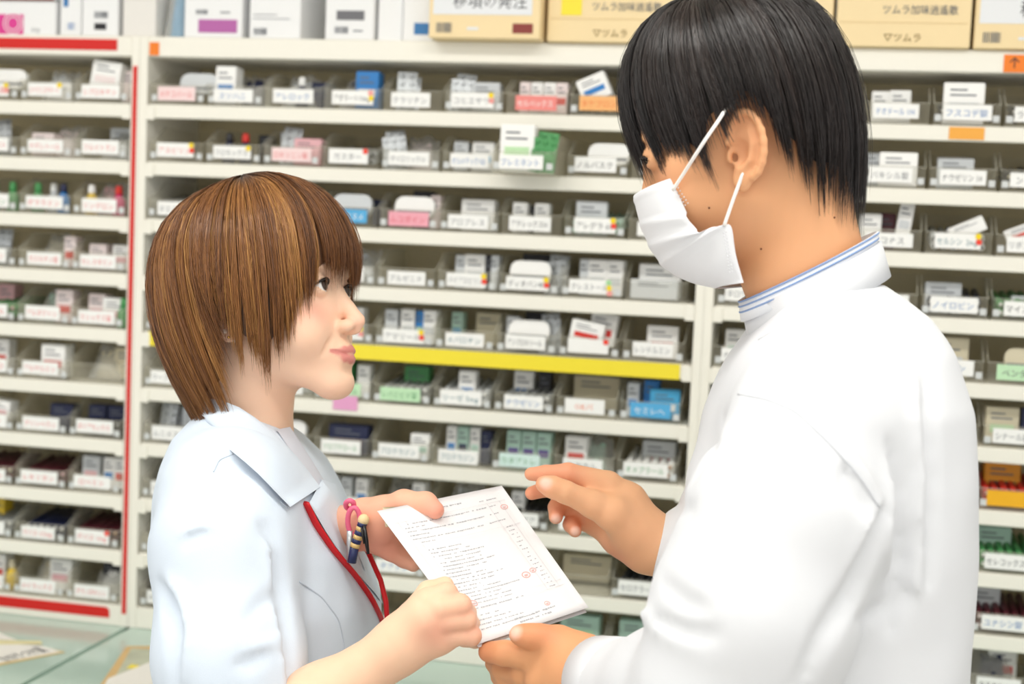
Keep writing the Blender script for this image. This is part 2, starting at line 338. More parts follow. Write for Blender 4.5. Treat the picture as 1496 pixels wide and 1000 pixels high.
def put(kind, args, bx, zb, where, r):
    """one item in a bin; bx = left edge of bin, zb = bin floor height"""
    if kind == 'box':
        fx, wd, h, dy, rx, ry, col = args[:7]; acc = args[7] if len(args) > 7 else None
        cn, m = COLS[col]; dp = 0.028; dy = dy*0.6+0.004 if dy > 0 else dy
        side = 'left' if fx < 0.4 else ('right' if fx > 0.6 else 'centre')
        fx = min(max(fx, (wd/2+0.0045)/BW), 1-(wd/2+0.0045)/BW)
        key = (cn, acc, side, where); k_ = nth(key)
        t = thing('medicine_box', f'{cn} medicine box {"with "+COLS[acc][0]+" band " if acc else ""}at {side} of {where}' + (', further back' if k_ else ''), 'box', (bx+fx*BW, dy, zb+0.0038), (rx, ry, r.uniform(-0.06, 0.06)))
        if ry: t.location.z += abs(math.sin(ry))*wd/2+0.012
        obj('carton', MB().box((-wd/2, 0, 0), (wd/2, dp, h), ch=0.0008), m, t)
        if acc: obj('printed_band', MB().box((-wd*0.36, -0.0005, h*0.30), (wd*0.36, -0.0001, h*0.52)), COLS[acc][1], t)
        obj('flap', MB().box((-wd/2+0.001, 0.002, h+0.0001), (wd/2-0.001, dp-0.002, h+0.0008)), m, t)
        for k in range(2): obj('print_line', MB().box((-wd*0.34, -0.0005, h*(0.68+0.13*k)), (wd*(0.30-0.22*k), -0.0001, h*(0.72+0.13*k))), INK['d'], t)
    elif kind == 'blister':
        fx, dy, col, n = args
        for k in range(n):
            cn, m = COLS[col]
            side = 'left' if fx < 0.4 else ('right' if fx > 0.6 else 'centre')
            t = thing('blister_pack', f'{["front", "second", "rear"][k]} {cn} blister pack at {side} of {where}', 'blister pack', (bx+fx*BW+r.uniform(-0.003, 0.003), dy*0.6+k*0.010, zb+0.0022), (-0.12-0.05*k, r.uniform(-0.15, 0.15), r.uniform(-0.3, 0.3)), 'blister packs in the bins')
            obj('strip', ME_BL[(k+int(fx*10)) % 3], m, t)
    elif kind == 'bundle':
        cn, m = COLS[args[0]]; ce, m2 = COLS[args[1]]
        t = thing('blister_bundle', f'bundle of {cn} medicine strips with {ce} ends in {where}', 'medicine', (bx+BW/2, 0.0, zb+0.0012), (0, 0, r.uniform(-0.06, 0.06)))
        obj('strips', smooth(ME_BUN), m, t, kind='stuff'); obj('strip_ends', smooth(ME_CAPS), m2, t, kind='stuff')
    elif kind == 'bag':
        cn, m = COLS[args[1]]; side = 'at left' if args[0] < 0.4 else ('at right' if args[0] > 0.6 else 'lying')
        t = thing('plastic_bag', f'crumpled clear bag of {cn} packs {side} in {where}', 'bag', (bx+min(max(args[0], 0.42), 0.58)*BW, 0.052, zb+0.0022))
        k = int(r.random()*4); o = obj('film', ME_BAG[k], M_bag, t); i = obj('packet', ME_BAG[(k+1) % 4], m, t, (0, 0.002, 0.001)); i.scale = (0.6, 0.35, 0.8)
    elif kind == 'bottle':
        fx, dy, col, cap = args; cn, m = COLS[col]
        side = 'left' if fx < 0.4 else ('right' if fx > 0.6 else 'centre')
        t = thing('small_bottle', f'small {cn} bottle with {COLS[cap][0]} cap at {side} of {where}', 'bottle', (bx+fx*BW, dy, zb+0.0016))
        obj('body', ME_BOT, m, t); obj('cap', ME_CAP, COLS[cap][1], t)
    elif kind == 'round':
        fx, col = args; cn, m = COLS[col]
        t = thing('rounded_packet', f'{cn} packet with rounded corners leaning in {where}', 'packet', (bx+fx*BW, 0.016, zb+0.020), (-0.25, 0, 0))
        obj('packet', MB().prism(rounded_card(0.062, 0.032, 0.013), 0.0, 0.012), m, t)
        obj('seam', MB().prism(rounded_card(0.056, 0.004, 0.0015), -0.0005, -0.0001), INK['d'], t, (0, 0, 0.006))
def bin_at(cab, r_, c_, bx, spec, pulled=0.0):
    """spec: (card colour, ink, text, dots, [items])"""
    rr = random.Random(hash((cab, r_, c_)) if False else (len(cab)*1000+r_*50+c_))
    zb = lipz(r_)+0.0106
    card, ink, txt, dots, items = spec
    where = f'{ORD[c_]} bin, {ORD[r_-1]} shelf, {cab} cabinet'
    t = thing('plastic_bin', f'clear plastic bin, {ORD[c_]} from left, {ORD[r_-1]} shelf of {cab} cabinet' + (', pulled out' if pulled else ''), 'bin', (bx, 0.004-pulled, zb), group='clear plastic bins on the cabinet shelves')
    obj('tray', ME_TRAY, M_clear, t); obj('rim', ME_RIM, M_rim, t)
    if card:
        wd = 0.062 + rr.uniform(-0.003, 0.004); h = 0.0205+rr.uniform(-0.001, 0.0015); x0 = (BW-wd)/2+rr.uniform(-0.003, 0.001); z0 = 0.007+rr.uniform(-0.001, 0.002)
        lc = obj('label_card', MB().box((x0, -0.0014, z0), (x0+wd, -0.0007, z0+h)), CARD[card], t)
        if txt:
            obj('lettering', text_mesh(txt, 0.0115, wd*0.86), INK[ink], lc, (x0+wd*0.48, -0.00155, z0+h*0.42))
        for k, d in enumerate(dots):
            obj('sticker', ME_DOT, M_dot[d], lc, (x0+wd-0.004+(0.001*k), -0.0001, z0+h-0.003-0.0078*k))
        if rr.random() < 0.75 or cab == 'left':
            for ex in (0.0065, BW-0.0065): obj('tab', ME_TAB, M_tab, t, (ex, -0.0003, 0.006))
    for it in items:
        put(it[0], it[1:], bx, zb, where, rr)
def B(fx, wd, h, col, acc=None, dy=0.05, rx=-0.05, ry=0.0):
    return ('box', fx, wd, h, dy, rx, ry, col) + ((acc,) if acc else ())
W = 'w'
def rand_items(r, pink=False):
    out = []; k = r.random()
    if k < 0.35: out = [B(0.3, 0.03, r.uniform(0.04, 0.052), r.choice(['w', 'pw', 'gy', 'w']), r.choice([None, 'pk', 'bu', 'mt']), 0.06), B(0.7, 0.028, 0.045, 'pw' if pink else 'gy', None, 0.075)]
    elif k < 0.6: out = [('blister', 0.3, 0.05, 'sv', 3), ('blister', 0.7, 0.06, 'sv', 2)]
    elif k < 0.75: out = [('bundle', r.choice(['dk', 'sv', 'nv']), r.choice(['w', 'sv', 'w']))]
    elif k < 0.9: out = [('bag', 0.5, r.choice(['sv', 'gy', 'pw'])), B(0.75, 0.03, 0.046, 'w', None, 0.11)]
    else: out = [B(0.5, 0.05, 0.04, 'w', 'pk' if pink else 'bu', 0.05), ('blister', 0.25, 0.1, 'sv', 2)]
    return out
T = {}
# middle cabinet, shelf: {column: spec}
T['middle'] = {
 1: {0: ('p', 'p', 'メチコバール', '', [('round', 0.8, 'gy')]), 1: ('w', 'b', None, '', [B(0.28, 0.034, 0.058, 'w', 'bu', 0.012), ('bag', 0.7, 'nv')]), 2: ('w', 'b', 'アレロック', '', [('bottle', 0.55, 0.03, 'nv', 'w'), ('bag', 0.2, 'gy'), B(0.8, 0.03, 0.04, 'nv', None, 0.08)]),
     3: ('w', 'k', 'アダラート10mg', 'ky', [B(0.68, 0.036, 0.056, 'bu', 'w', 0.03), ('bag', 0.3, 'nv')]), 4: ('w', 'd', 'クラリチン', '', [('blister', 0.3, 0.06, 'sv', 2)]), 5: ('w', 'd', None, 'yk', [B(0.6, 0.044, 0.044, 'gy', 'sv', 0.05), ('blister', 0.2, 0.05, 'sv', 2)]),
     6: ('r', 'w', 'セルベックス', '', [B(0.22, 0.016, 0.046, 'pw', 'rd'), B(0.42, 0.018, 0.046, 'w', 'rd'), B(0.64, 0.018, 0.046, 'w', 'yl'), B(0.84, 0.018, 0.046, 'pw', 'rd')]), 7: ('a', 'o', 'タケプロン', '', [B(0.45, 0.044, 0.036, 'w', 'bu', 0.01, 0.0, -0.42), ('bundle', 'dk', 'mt')]), 8: ('w', 'd', 'ムコスタ', '', [('blister', 0.5, 0.05, 'sv', 3)])},
 2: {0: ('w', 'p', 'アスピリン', 'yr', []), 1: ('w', 'd', 'フロモックス', 'y', [('bottle', 0.3, 0.03, 'nv', 'dk'), ('bottle', 0.6, 0.03, 'nv', 'rd'), B(0.85, 0.02, 0.045, 'dk', None, 0.08)]), 2: ('p', 'p', 'ロキソニン錠', '', [B(0.72, 0.044, 0.040, 'pk', None, 0.03), ('blister', 0.3, 0.06, 'sv', 2)]),
     3: ('w', 'd', 'ガスター', 'r', [('bundle', 'sv', 'dk')]), 4: ('w', 'd', 'ザイロリック10', '', [('bag', 0.5, 'pw'), ('blister', 0.2, 0.03, 'sv', 2)]), 5: ('w', 'b', 'オルメテックOD', '', [B(0.22, 0.022, 0.044, 'gy'), B(0.6, 0.034, 0.044, 'w', 'sk')]), 6: ('w', 'b', 'プレミネント', '', [B(0.36, 0.05, 0.066, 'w', 'lg', -0.06), ('blister', 0.80, -0.10, 'gn', 3)]),
     7: ('w', 'k', 'ノルバスク', '', [('round', 0.65, 'w')]), 8: ('w', 'd', 'アムロジン', '', [('blister', 0.4, 0.05, 'sv', 3)])},
 3: {0: ('w', 'd', None, '', [('bundle', 'sv', 'w'), ('bottle', 0.8, 0.07, 'nv', 'w')]), 3: ('b', 'w', None, '', [('round', 0.5, 'gy'), B(0.85, 0.02, 0.04, 'nv', None, 0.08)]), 4: ('k', 'p', 'ムコダイン', '', [('round', 0.55, 'w'), B(0.55, 0.03, 0.056, 'dk', None, 0.09), B(0.88, 0.016, 0.05, 'pw')]), 5: ('w', 'd', 'プロプレス', '', [B(0.55, 0.052, 0.046, 'w', 'gy', 0.05)]),
     6: ('w', 'k', 'アテレックスH', '', [B(0.25, 0.022, 0.044, 'w', 'sk', 0.03), B(0.62, 0.022, 0.044, 'w', 'bu', 0.03), B(0.45, 0.02, 0.04, 'dk', None, 0.07)]), 7: ('w', 'k', 'アレグラ 60', 'yr', [B(0.4, 0.046, 0.050, 'gy', 'dk', 0.03), ('bundle', 'mt', 'gn')]), 8: ('w', 'd', 'キプレス', '', [('bag', 0.5, 'gy')])},
 4: {0: ('w', 'd', None, '', [('blister', 0.4, 0.04, 'sv', 3)]), 3: ('w', 'd', 'リピトール', '', [('bag', 0.6, 'sv')]), 4: ('w', 'd', 'プルゼニド', '', []), 5: ('w', 'd', 'バイアスピリン', 'yr', [B(0.3, 0.018, 0.05, 'gy'), B(0.54, 0.032, 0.052, 'w', 'gy'), B(0.78, 0.012, 0.052, 'dk'), B(0.92, 0.014, 0.052, 'gy')]), 6: ('w', 'k', 'ディオバン80', 'yr', [('round', 0.48, 'w'), B(0.5, 0.048, 0.056, 'dk', None, 0.1), ('blister', 0.88, 0.06, 'sv', 2)]),
     7: ('w', 'd', 'クレストール', 'gyk', [B(0.3, 0.014, 0.053, 'gy'), B(0.52, 0.030, 0.053, 'w', 'gy'), B(0.86, 0.024, 0.053, 'w', 'gy')]), 8: (None, 'd', None, '', [B(0.5, 0.062, 0.050, 'w', 'yl', 0.06), B(0.45, 0.07, 0.028, 'gy', None, 0.012)])},
 5: {0: ('w', 'd', None, '', [('bottle', 0.5, 0.04, 'dk', 'yl')]), 3: ('w', 'd', None, 'yk', [B(0.6, 0.02, 0.05, 'w', 'gn')]), 4: ('w', 'd', 'アマリール', 'yr', [B(0.12, 0.02, 0.05, 'gy'), B(0.45, 0.022, 0.052, 'w', 'gy'), B(0.66, 0.012, 0.050, 'bu', 'lg'), B(0.86, 0.022, 0.052, 'w', 'gy')]), 5: ('w', 't', 'メバロチン', '', [B(0.2, 0.018, 0.05, 'mt', 'sk', 0.09), B(0.7, 0.04, 0.05, 'be', None, 0.12)]),
     6: ('w', 'k', 'アンブロキソール', '', [('round', 0.5, 'w'), B(0.18, 0.02, 0.05, 'gy'), B(0.48, 0.03, 0.056, 'dk', None, 0.1), ('blister', 0.82, 0.05, 'sv', 3)]), 7: ('w', 'o', None, 'r', [B(0.62, 0.04, 0.048, 'w', 'rd', 0.05, -0.05, 0.12), B(0.4, 0.05, 0.034, 'w', 'rd', 0.015, 0, 0.16)]), 8: ('w', 'd', 'レンドルミン', '', [B(0.6, 0.046, 0.048, 'w', 'o' if False else 'rd', 0.05)])},
 6: {0: ('w', 'd', 'ワーファリン', '', []), 3: ('g', 'g', None, '', [B(0.4, 0.024, 0.054, 'gn', 'lg'), B(0.75, 0.02, 0.05, 'w')]), 4: ('g', 'g', 'レバミピド錠', '', [('bundle', 'sv', 'w'), B(0.55, 0.04, 0.05, 'gn', 'lg', 0.1)]), 5: ('w', 't', 'リーゼ 5mg', '', [B(0.5, 0.026, 0.052, 'w', 'bu', 0.04), ('bundle', 'gy', 'w')]), 6: ('w', 'b', 'ナウゼリン', '', [B(0.35, 0.03, 0.054, 'w', 'bu', 0.09), ('bundle', 'sv', 'w'), B(0.7, 0.02, 0.054, 'dk', None, 0.1)]),
     7: ('w', 'o', 'OKパ', '', [B(0.5, 0.07, 0.05, 'be', None, 0.14)]), 8: ('b', 'w', None, '', [B(0.45, 0.022, 0.054, 'bu', None, 0.06), B(0.74, 0.044, 0.044, 'sk', 'w', 0.03), B(0.16, 0.018, 0.05, 'gy', 'bu')])},
 7: {2: ('w', 'd', None, '', [('round', 0.5, 'w')]), 3: ('w', 'g', 'ツロブテロール', '', [B(0.55, 0.064, 0.046, 'nv', 'ma', 0.03)]), 4: ('w', 't', 'プロテカジン', '', [B(0.85, 0.03, 0.04, 'w', 'mt', 0.03)]), 5: ('w', 't', 'プロテカジン', '', [B(0.25, 0.016, 0.054, 'w', 'bu'), B(0.45, 0.018, 0.054, 'mt', 'nv'), B(0.66, 0.016, 0.054, 'w', 'mt'), B(0.85, 0.016, 0.05, 'nv', None)]), 6: ('c', 'g', None, '', [B(0.28, 0.022, 0.054, 'mt', 'vi'), B(0.54, 0.022, 0.054, 'mt', 'vi'), B(0.8, 0.022, 0.054, 'mt', 'vi')]),
     7: ('w', 'd', None, '', [B(0.3, 0.034, 0.052, 'w', 'rd'), ('bag', 0.75, 'mt')]), 8: ('w', 'g', 'オメプラール', '', [B(0.6, 0.05, 0.05, 'gy', 'rd', 0.09), ('bundle', 'w', 'cp')])},
 8: {2: ('w', 'd', None, '', [B(0.3, 0.02, 0.05, 'w'), ('bag', 0.7, 'sv')]), 3: ('w', 'd', None, '', [B(0.25, 0.018, 0.05, 'w', 'mt'), B(0.5, 0.018, 0.05, 'gy'), B(0.78, 0.02, 0.05, 'w', 'bu')]), 4: ('w', 'd', None, '', [('bag', 0.4, 'dk'), B(0.75, 0.02, 0.05, 'w')]), 5: ('w', 'd', None, '', [('bag', 0.5, 'sv')]), 6: ('w', 'd', None, '', [B(0.4, 0.02, 0.05, 'w', 'gn'), ('bundle', 'dk', 'sv')]), 7: ('w', 'd', 'ベイスン', '', [B(0.25, 0.016, 0.05, 'w'), B(0.5, 0.016, 0.05, 'gn', 'w'), B(0.75, 0.02, 0.05, 'nv', 'w')]), 8: (None, 'd', None, '', [])},
 9: {3: ('w', 'd', None, '', [('blister', 0.5, 0.05, 'sv', 2)]), 4: ('w', 'b', 'チアトン', '', []), 5: ('w', 'd', None, '', []), 6: ('w', 'd', None, '', []), 7: (None, 'd', None, '', [B(0.5, 0.075, 0.04, 'be', None, 0.12)]), 8: ('w', 'd', 'セロクラール', '', [('bundle', 'dk', 'gy')])},
 10: {5: ('w', 'd', None, '', []), 6: ('w', 'd', None, '', []), 7: ('c', 'g', None, '', [B(0.5, 0.06, 0.045, 'mt', 'lg', 0.05)]), 8: ('w', 'd', None, '', [B(0.4, 0.05, 0.045, 'mt', None, 0.05)])},
}
PK = lambda t, dots='', items=(): ('w', 'p', t, dots, list(items))
T['left'] = {
 1: {6: PK('シナール錠', 'yk', [('round', 0.7, 'w')]), 7: PK('ユベラニコチネート', 'y', [B(0.62, 0.042, 0.026, 'w', None, 0.03, 0, 0), ('bag', 0.2, 'gy')]), 8: PK('シプロキサン', '', [B(0.45, 0.05, 0.048, 'w', 'pw', 0.02, -0.1, 0.12), B(0.85, 0.02, 0.05, 'pw', None, 0.05)])},
 2: {6: PK('トラニラスト', '', [('blister', 0.5, 0.05, 'sv', 2)]), 7: PK('テグレトール', '', [B(0.2, 0.04, 0.036, 'pw', None, 0.04), ('bag', 0.65, 'pw')]), 8: PK('フルイトラン', '', [('bag', 0.6, 'sv'), B(0.6, 0.05, 0.05, 'gy', None, 0.1)])},
 3: {6: ('w', 'g', 'メリスロン', '', [('bottle', 0.75, 0.03, 'gn', 'gn'), ('bottle', 0.4, 0.03, 'gy', 'gn')]), 7: PK('ポララミン', '', [('bottle', 0.2, 0.03, 'gn', 'gn'), ('bottle', 0.7, 0.03, 'bu', 'nv'), ('bottle', 0.45, 0.04, 'gy', 'w')]), 8: PK('リンデロン', '', [('bottle', 0.2, 0.03, 'yl', 'w'), ('bag', 0.4, 'pk'), ('bottle', 0.72, 0.03, 'mg', 'rd')])},
 4: {6: PK('ビオフェルミン', '', [('blister', 0.5, 0.05, 'sv', 2)]), 7: PK('ガスモチン錠', '', [B(0.85, 0.02, 0.05, 'pw', 'rd', 0.04), ('bag', 0.4, 'be'), ('bottle', 0.66, 0.06, 'gn', 'gn')]), 8: PK('セレスタミン', '', [B(0.3, 0.03, 0.04, 'pw'), B(0.75, 0.03, 0.04, 'w', 'pk')])},
 5: {6: PK('カロナール', '', [('bundle', 'gn', 'pk'), B(0.4, 0.03, 0.054, 'pk', None, 0.1)]), 7: PK('アルダクトン', '', [('bag', 0.2, 'mt'), B(0.75, 0.03, 0.052, 'pw', 'rd', 0.04)]), 8: PK('ラシックス錠', '', [B(0.3, 0.03, 0.048, 'pw', 'pk'), B(0.72, 0.042, 0.044, 'w', 'pk', 0.03), ('bottle', 0.92, 0.02, 'gn', 'gn')])},
 6: {6: PK('フェログラ', '', [B(0.5, 0.03, 0.054, 'w', 'rd')]), 7: PK('アルサルミン', '', [B(0.62, 0.042, 0.052, 'w', 'rd', 0.02), ('bag', 0.2, 'be')]), 8: (None, 'p', None, '', [B(0.75, 0.034, 0.05, 'be', None, 0.08), ('bag', 0.35, 'be')])},
 7: {6: PK('メジコン', '', [B(0.6, 0.04, 0.03, 'w', 'pk', 0.02, 0, 0.1)]), 7: PK('プリンペラン', '', [B(0.78, 0.04, 0.044, 'nv', None, 0.04)]), 8: PK('ダイアモックス', '', [B(0.35, 0.03, 0.046, 'nv', None, 0.05), B(0.75, 0.035, 0.046, 'nv', None, 0.05), ('bundle', 'dk', 'sv')])},
 8: {6: PK('ブスコパン', '', [('bundle', 'ma', 'be')]), 7: PK('レキソタン', '', [('bundle', 'ma', 'pk')]), 8: PK('ロペミン', '', [B(0.25, 0.03, 0.05, 'gy', 'pk'), B(0.6, 0.02, 0.05, 'w', 'bu'), B(0.85, 0.022, 0.05, 'w', 'rd')])},
 9: {6: PK('セパゾン', '', [('bundle', 'sv', 'w'), B(0.4, 0.02, 0.056, 'yl', None, 0.08)]), 7: PK('デパス 0.5mg', '', [('bundle', 'nv', 'w')]), 8: PK('デパス 1mg', 'r', [('bundle', 'ma', 'cp')])},
 10: {6: PK('ドグマチール', '', [B(0.5, 0.03, 0.05, 'w', 'rd'), ('bottle', 0.85, 0.03, 'yl', 'be')]), 7: PK('メイラックス', '', [B(0.75, 0.04, 0.052, 'w', 'pk'), ('bag', 0.3, 'be')]), 8: PK('グランダキシン', '', [('bag', 0.6, 'w'), B(0.55, 0.03, 0.048, 'dk', None, 0.09)])},
}
T['right'] = {
 1: {2: ('w', 'b', 'テオドール 100', '', [B(0.25, 0.024, 0.044, 'w', 'gy'), B(0.55, 0.030, 0.046, 'w', 'bu')]), 3: ('w', 'b', 'フスコデ錠', '', [B(0.44, 0.055, 0.056, 'w', 'gy', 0.006), ('bundle', 'dk', 'w')]), 4: ('w', 'd', None, '', [('bundle', 'dk', 'w')])},
 2: {2: ('w', 'd', 'パキシル錠', '', [B(0.58, 0.052, 0.046, 'w', None, 0.004), B(0.2, 0.03, 0.046, 'gy', 'dk', 0.05)]), 3: ('w', 'k', 'ナウゼリン 10', '', [B(0.4, 0.05, 0.042, 'gy', 'mt', 0.05)]), 4: ('w', 'd', None, '', [('bundle', 'dk', 'be')])},
 3: {2: ('w', 'd', None, '', [B(0.2, 0.03, 0.048, 'w', None, 0.04), B(0.48, 0.024, 0.05, 'ma', None, 0.09), B(0.7, 0.02, 0.054, 'w', 'gy', 0.04, -0.05, 0.12)]), 3: ('w', 't', 'セルシン  2mg', 'yr', [B(0.7, 0.05, 0.02, 'w', None, 0.01, 0, -0.45), ('bundle', 'gy', 'dk')]), 4: ('w', 'd', 'リボトリール', '', [B(0.5, 0.06, 0.02, 'w', 'rd', 0.02, 0, -0.4)])},
 4: {2: ('w', 'd', None, '', []), 3: ('w', 'b', 'ノイロビン', '', [B(0.34, 0.05, 0.044, 'gy', 'w', 0.05), ('bundle', 'nv', 'w')]), 4: ('w', 'k', 'マイスリー', '', [('bundle', 'gn', 'w'), B(0.6, 0.05, 0.03, 'gy', 'rd', 0.06)])},
 5: {3: ('w', 'b', 'アシノン', '', [B(0.45, 0.06, 0.056, 'be', 'gy', 0.04)]), 4: ('g', 'k', 'ペンタサ', '', [('round', 0.6, 'be')])},
 6: {3: ('m', 'w', 'ラミシール', 'yr', [B(0.5, 0.05, 0.05, 'pw', 'ma', 0.04)]), 4: ('w', 'd', 'シナール配合', '', [B(0.3, 0.045, 0.05, 'be', 'lg', 0.04), B(0.75, 0.03, 0.05, 'nv', None, 0.05)])},
 7: {3: ('o', 'o', 'アドフィード', '', [('bundle', 'rd', 'w'), B(0.5, 0.05, 0.056, 'am', 'gy', 0.1)]), 4: ('o', 'o', None, '', [('bundle', 'rd', 'w'), B(0.4, 0.05, 0.056, 'am', 'dk', 0.1)])},
 8: {3: ('w', 'k', None, '', [B(0.6, 0.06, 0.05, 'mt', 'gn', 0.03)]), 4: ('w', 'k', 'セレコックス', '', [('bundle', 'gn', 'w'), B(0.3, 0.05, 0.05, 'mt', 'lg', 0.1)])},
 9: {3: ('w', 'k', None, '', [('bag', 0.5, 'gy')]), 4: ('w', 'b', 'ユナシン錠', '', [('bundle', 'ma', 'pw'), B(0.25, 0.04, 0.05, 'gy', None, 0.1)])},
 10: {3: ('w', 'k', None, '', [('bag', 0.5, 'nv')]), 4: ('w', 'k', None, '', [('bag', 0.3, 'nv'), B(0.6, 0.04, 0.05, 'w', 'rd', 0.1)])},
}
for cab, x0c, cols in (('left', -0.125-8*0.095, range(5, 9)), ('middle', 0.0045, range(0, 9)), ('right', 0.8985, range(0, 6))):
    for r_ in range(1, 11):
        for c_ in cols:
            spec = T[cab].get(r_, {}).get(c_)
            rr = random.Random(r_*91+c_*7+len(cab))
            if spec is None: spec = ('w', 'p' if cab == 'left' else 'd', None, '', rand_items(rr, cab == 'left') if (cab == 'middle' and 0 <= c_ <= 2) or cab != 'middle' else [])
            if spec[0] and spec[2] is None and spec[1] not in ('o',):
                spec = (spec[0], spec[1], fake(rr.randint(4, 6), rr), spec[3], spec[4])
            bin_at(cab, r_, c_, x0c+0.095*c_, spec, 0.075 if (cab, r_, c_) == ('middle', 2, 6) else 0.0)

# ------------------------------------------------------------------ cartons on top of the cabinets
def carton(name, label, x0, x1, h, dep, m, y=0.012, rz=0.0, prints=()):
    t = thing(name, label, 'box', (x0, y, TOPT+0.0006), (0, 0, rz))
    wd = x1-x0
    b = obj('carton', MB().box((0, 0, 0), (wd, dep, h), ch=0.0015), m, t)
    obj('flap', MB().box((0.003, 0.003, h+0.0001), (wd-0.003, dep*0.5-0.001, h+0.001)).box((0.003, dep*0.5+0.001, h+0.0001), (wd-0.003, dep-0.003, h+0.001)), m, t)
    for p in prints:
        if p[0] == 'r': obj('printed_panel', MB().box((p[1], -0.0008, p[3]), (p[2], -0.0002, p[4])), p[5], t)
        if p[0] == 't': obj('lettering', text_mesh(p[1], p[2], p[6] if len(p) > 6 else None), p[5], t, (p[3], -0.0010, p[4]))
        if p[0] == 'bar':
            m2 = MB(); r = random.Random(5); x = p[1]
            while x < p[2]:
                k = r.uniform(0.0006, 0.0018); m2.box((x, -0.0010, p[3]), (x+k, -0.0005, p[4])); x += k+r.uniform(0.0008, 0.0018)
            obj('barcode', m2, INK['d'], t)
        if p[0] == 'ring':
            m2 = MB(); n = 20
            for rad in p[4]:
                vs = [(p[1]+q*math.cos(2*math.pi*k/n), -0.0012, p[2]+q*math.sin(2*math.pi*k/n)) for q in (rad, rad-0.0016) for k in range(n)]
                m2.add(vs, [(k, (k+1) % n, n+(k+1) % n, n+k) for k in range(n)])
            obj('printed_rings', m2, p[3], t)
M_box = mat('white_carton', 'f1f2f3', 0.5, 0.3, noise=0.02, nscale=10); M_kraft = mat('cream_carton', 'f3dcae', 0.55, 0.25, noise=0.03, nscale=10)
M_purp = mat('mauve_print', 'b565a8', 0.5); M_greyp = mat('grey_print', '6f6f74', 0.5); M_bprint = mat('blue_print', '3a79b4', 0.5); M_maroon = mat('maroon_print', '8a3a34', 0.5); M_pale = mat('pale_print', 'e7e9ec', 0.5)
carton('medicine_carton', 'white carton with a pink ring emblem at the far left of the cabinet top', -0.30, -0.165, 0.052, 0.2, M_box, prints=[('r', 0.0, 0.078, 0.0, 0.032, CARD['m']), ('ring', 0.060, 0.018, M_white, (0.017, 0.011)), ('r', 0.0856, 0.134, 0.0, 0.05, M_box), ('t', '66y', 0.011, 0.1, 0.008, INK['d'])])
carton('medicine_carton', 'white carton lying on the ring emblem carton, maroon edge along its base', -0.30, -0.168, 0.05, 0.19, M_box, y=0.014, prints=[('r', 0.0, 0.13, 0.0, 0.006, M_maroon)]).__class__
bpy.data.objects['medicine_carton.001'].location.z = TOPT+0.0552
carton('medicine_carton', 'slim white carton with a blue stripe near the red tape', -0.158, -0.122, 0.13, 0.16, M_box, prints=[('r', 0.006, 0.014, 0.045, 0.11, M_bprint), ('r', 0.010, 0.028, 0.008, 0.02, M_pale), ('t', '錠', 0.012, 0.02, 0.014, INK['b'])])
carton('medicine_carton', 'white carton with a black bar code panel above the red tape', -0.12, -0.058, 0.14, 0.2, M_box, prints=[('r', 0.022, 0.042, 0.010, 0.020, mat('black_print', '26262a', 0.5)), ('bar', 0.022, 0.044, 0.028, 0.038)])
carton('medicine_carton', 'plain pale carton standing above the left upright', -0.050, 0.006, 0.14, 0.2, mat('pale_carton', 'e9e6e1', 0.5))
t = thing('plastic_bag', 'clear bag of blue printed packs on the cabinet top', 'bag', (0.032, 0.03, TOPT+0.0008)); o = obj('film', ME_BAG[1], M_bag, t); o.scale = (0.62, 0.7, 1.9); o = obj('packet', ME_BAG[2], COLS['sk'][1], t, (0, 0.004, 0.002)); o.scale = (0.35, 0.4, 1.6)
carton('medicine_carton', 'white carton with a mauve panel on its front', 0.054, 0.150, 0.15, 0.2, M_box, prints=[('r', 0.024, 0.088, 0.008, 0.028, M_purp), ('bar', 0.020, 0.038, 0.036, 0.043), ('r', 0.06, 0.076, 0.038, 0.040, INK['d'])])
carton('medicine_carton', 'white carton turned to show its side, bar code at lower left', 0.162, 0.245, 0.15, 0.2, M_box, rz=0.0, prints=[('bar', 0.008, 0.028, 0.006, 0.016), ('r', 0.006, 0.066, 0.030, 0.0308, INK['d']), ('r', 0.006, 0.045, 0.036, 0.0368, INK['d'])])
carton('medicine_carton', 'white carton with a dark grey panel on its front', 0.285, 0.362, 0.15, 0.2, M_box, prints=[('r', 0.018, 0.062, 0.030, 0.044, M_greyp), ('bar', 0.016, 0.036, 0.010, 0.020), ('r', 0.045, 0.06, 0.013, 0.015, INK['d'])])
carton('medicine_carton', 'plain white carton set back beside the grey panel carton', 0.366, 0.405, 0.15, 0.2, M_box, y=0.02)
carton('medicine_carton', 'white carton with a steel blue panel beside the cream cartons', 0.408, 0.456, 0.15, 0.2, M_box, y=0.012, prints=[('r', 0.018, 0.046, 0.010, 0.027, M_bprint)])
def kraft(label, x0, x1, hand, y0, seal):
    pr = [('r', 0.006, x1-x0-0.012, 0.034, 0.14, M_pale), ('bar', 0.012, 0.034, 0.008, 0.022), ('r', x1-x0-0.040, x1-x0-0.010, 0.008, 0.022, M_maroon), ('t', hand, 0.024, (x1-x0)*0.55, 0.052, M_ink, 0.11), ('r', 0.058, 0.075, 0.012, 0.016, M_pale)]
    carton('kampo_carton', label, x0, x1, 0.16, 0.22, M_kraft, y=y0, prints=pr)
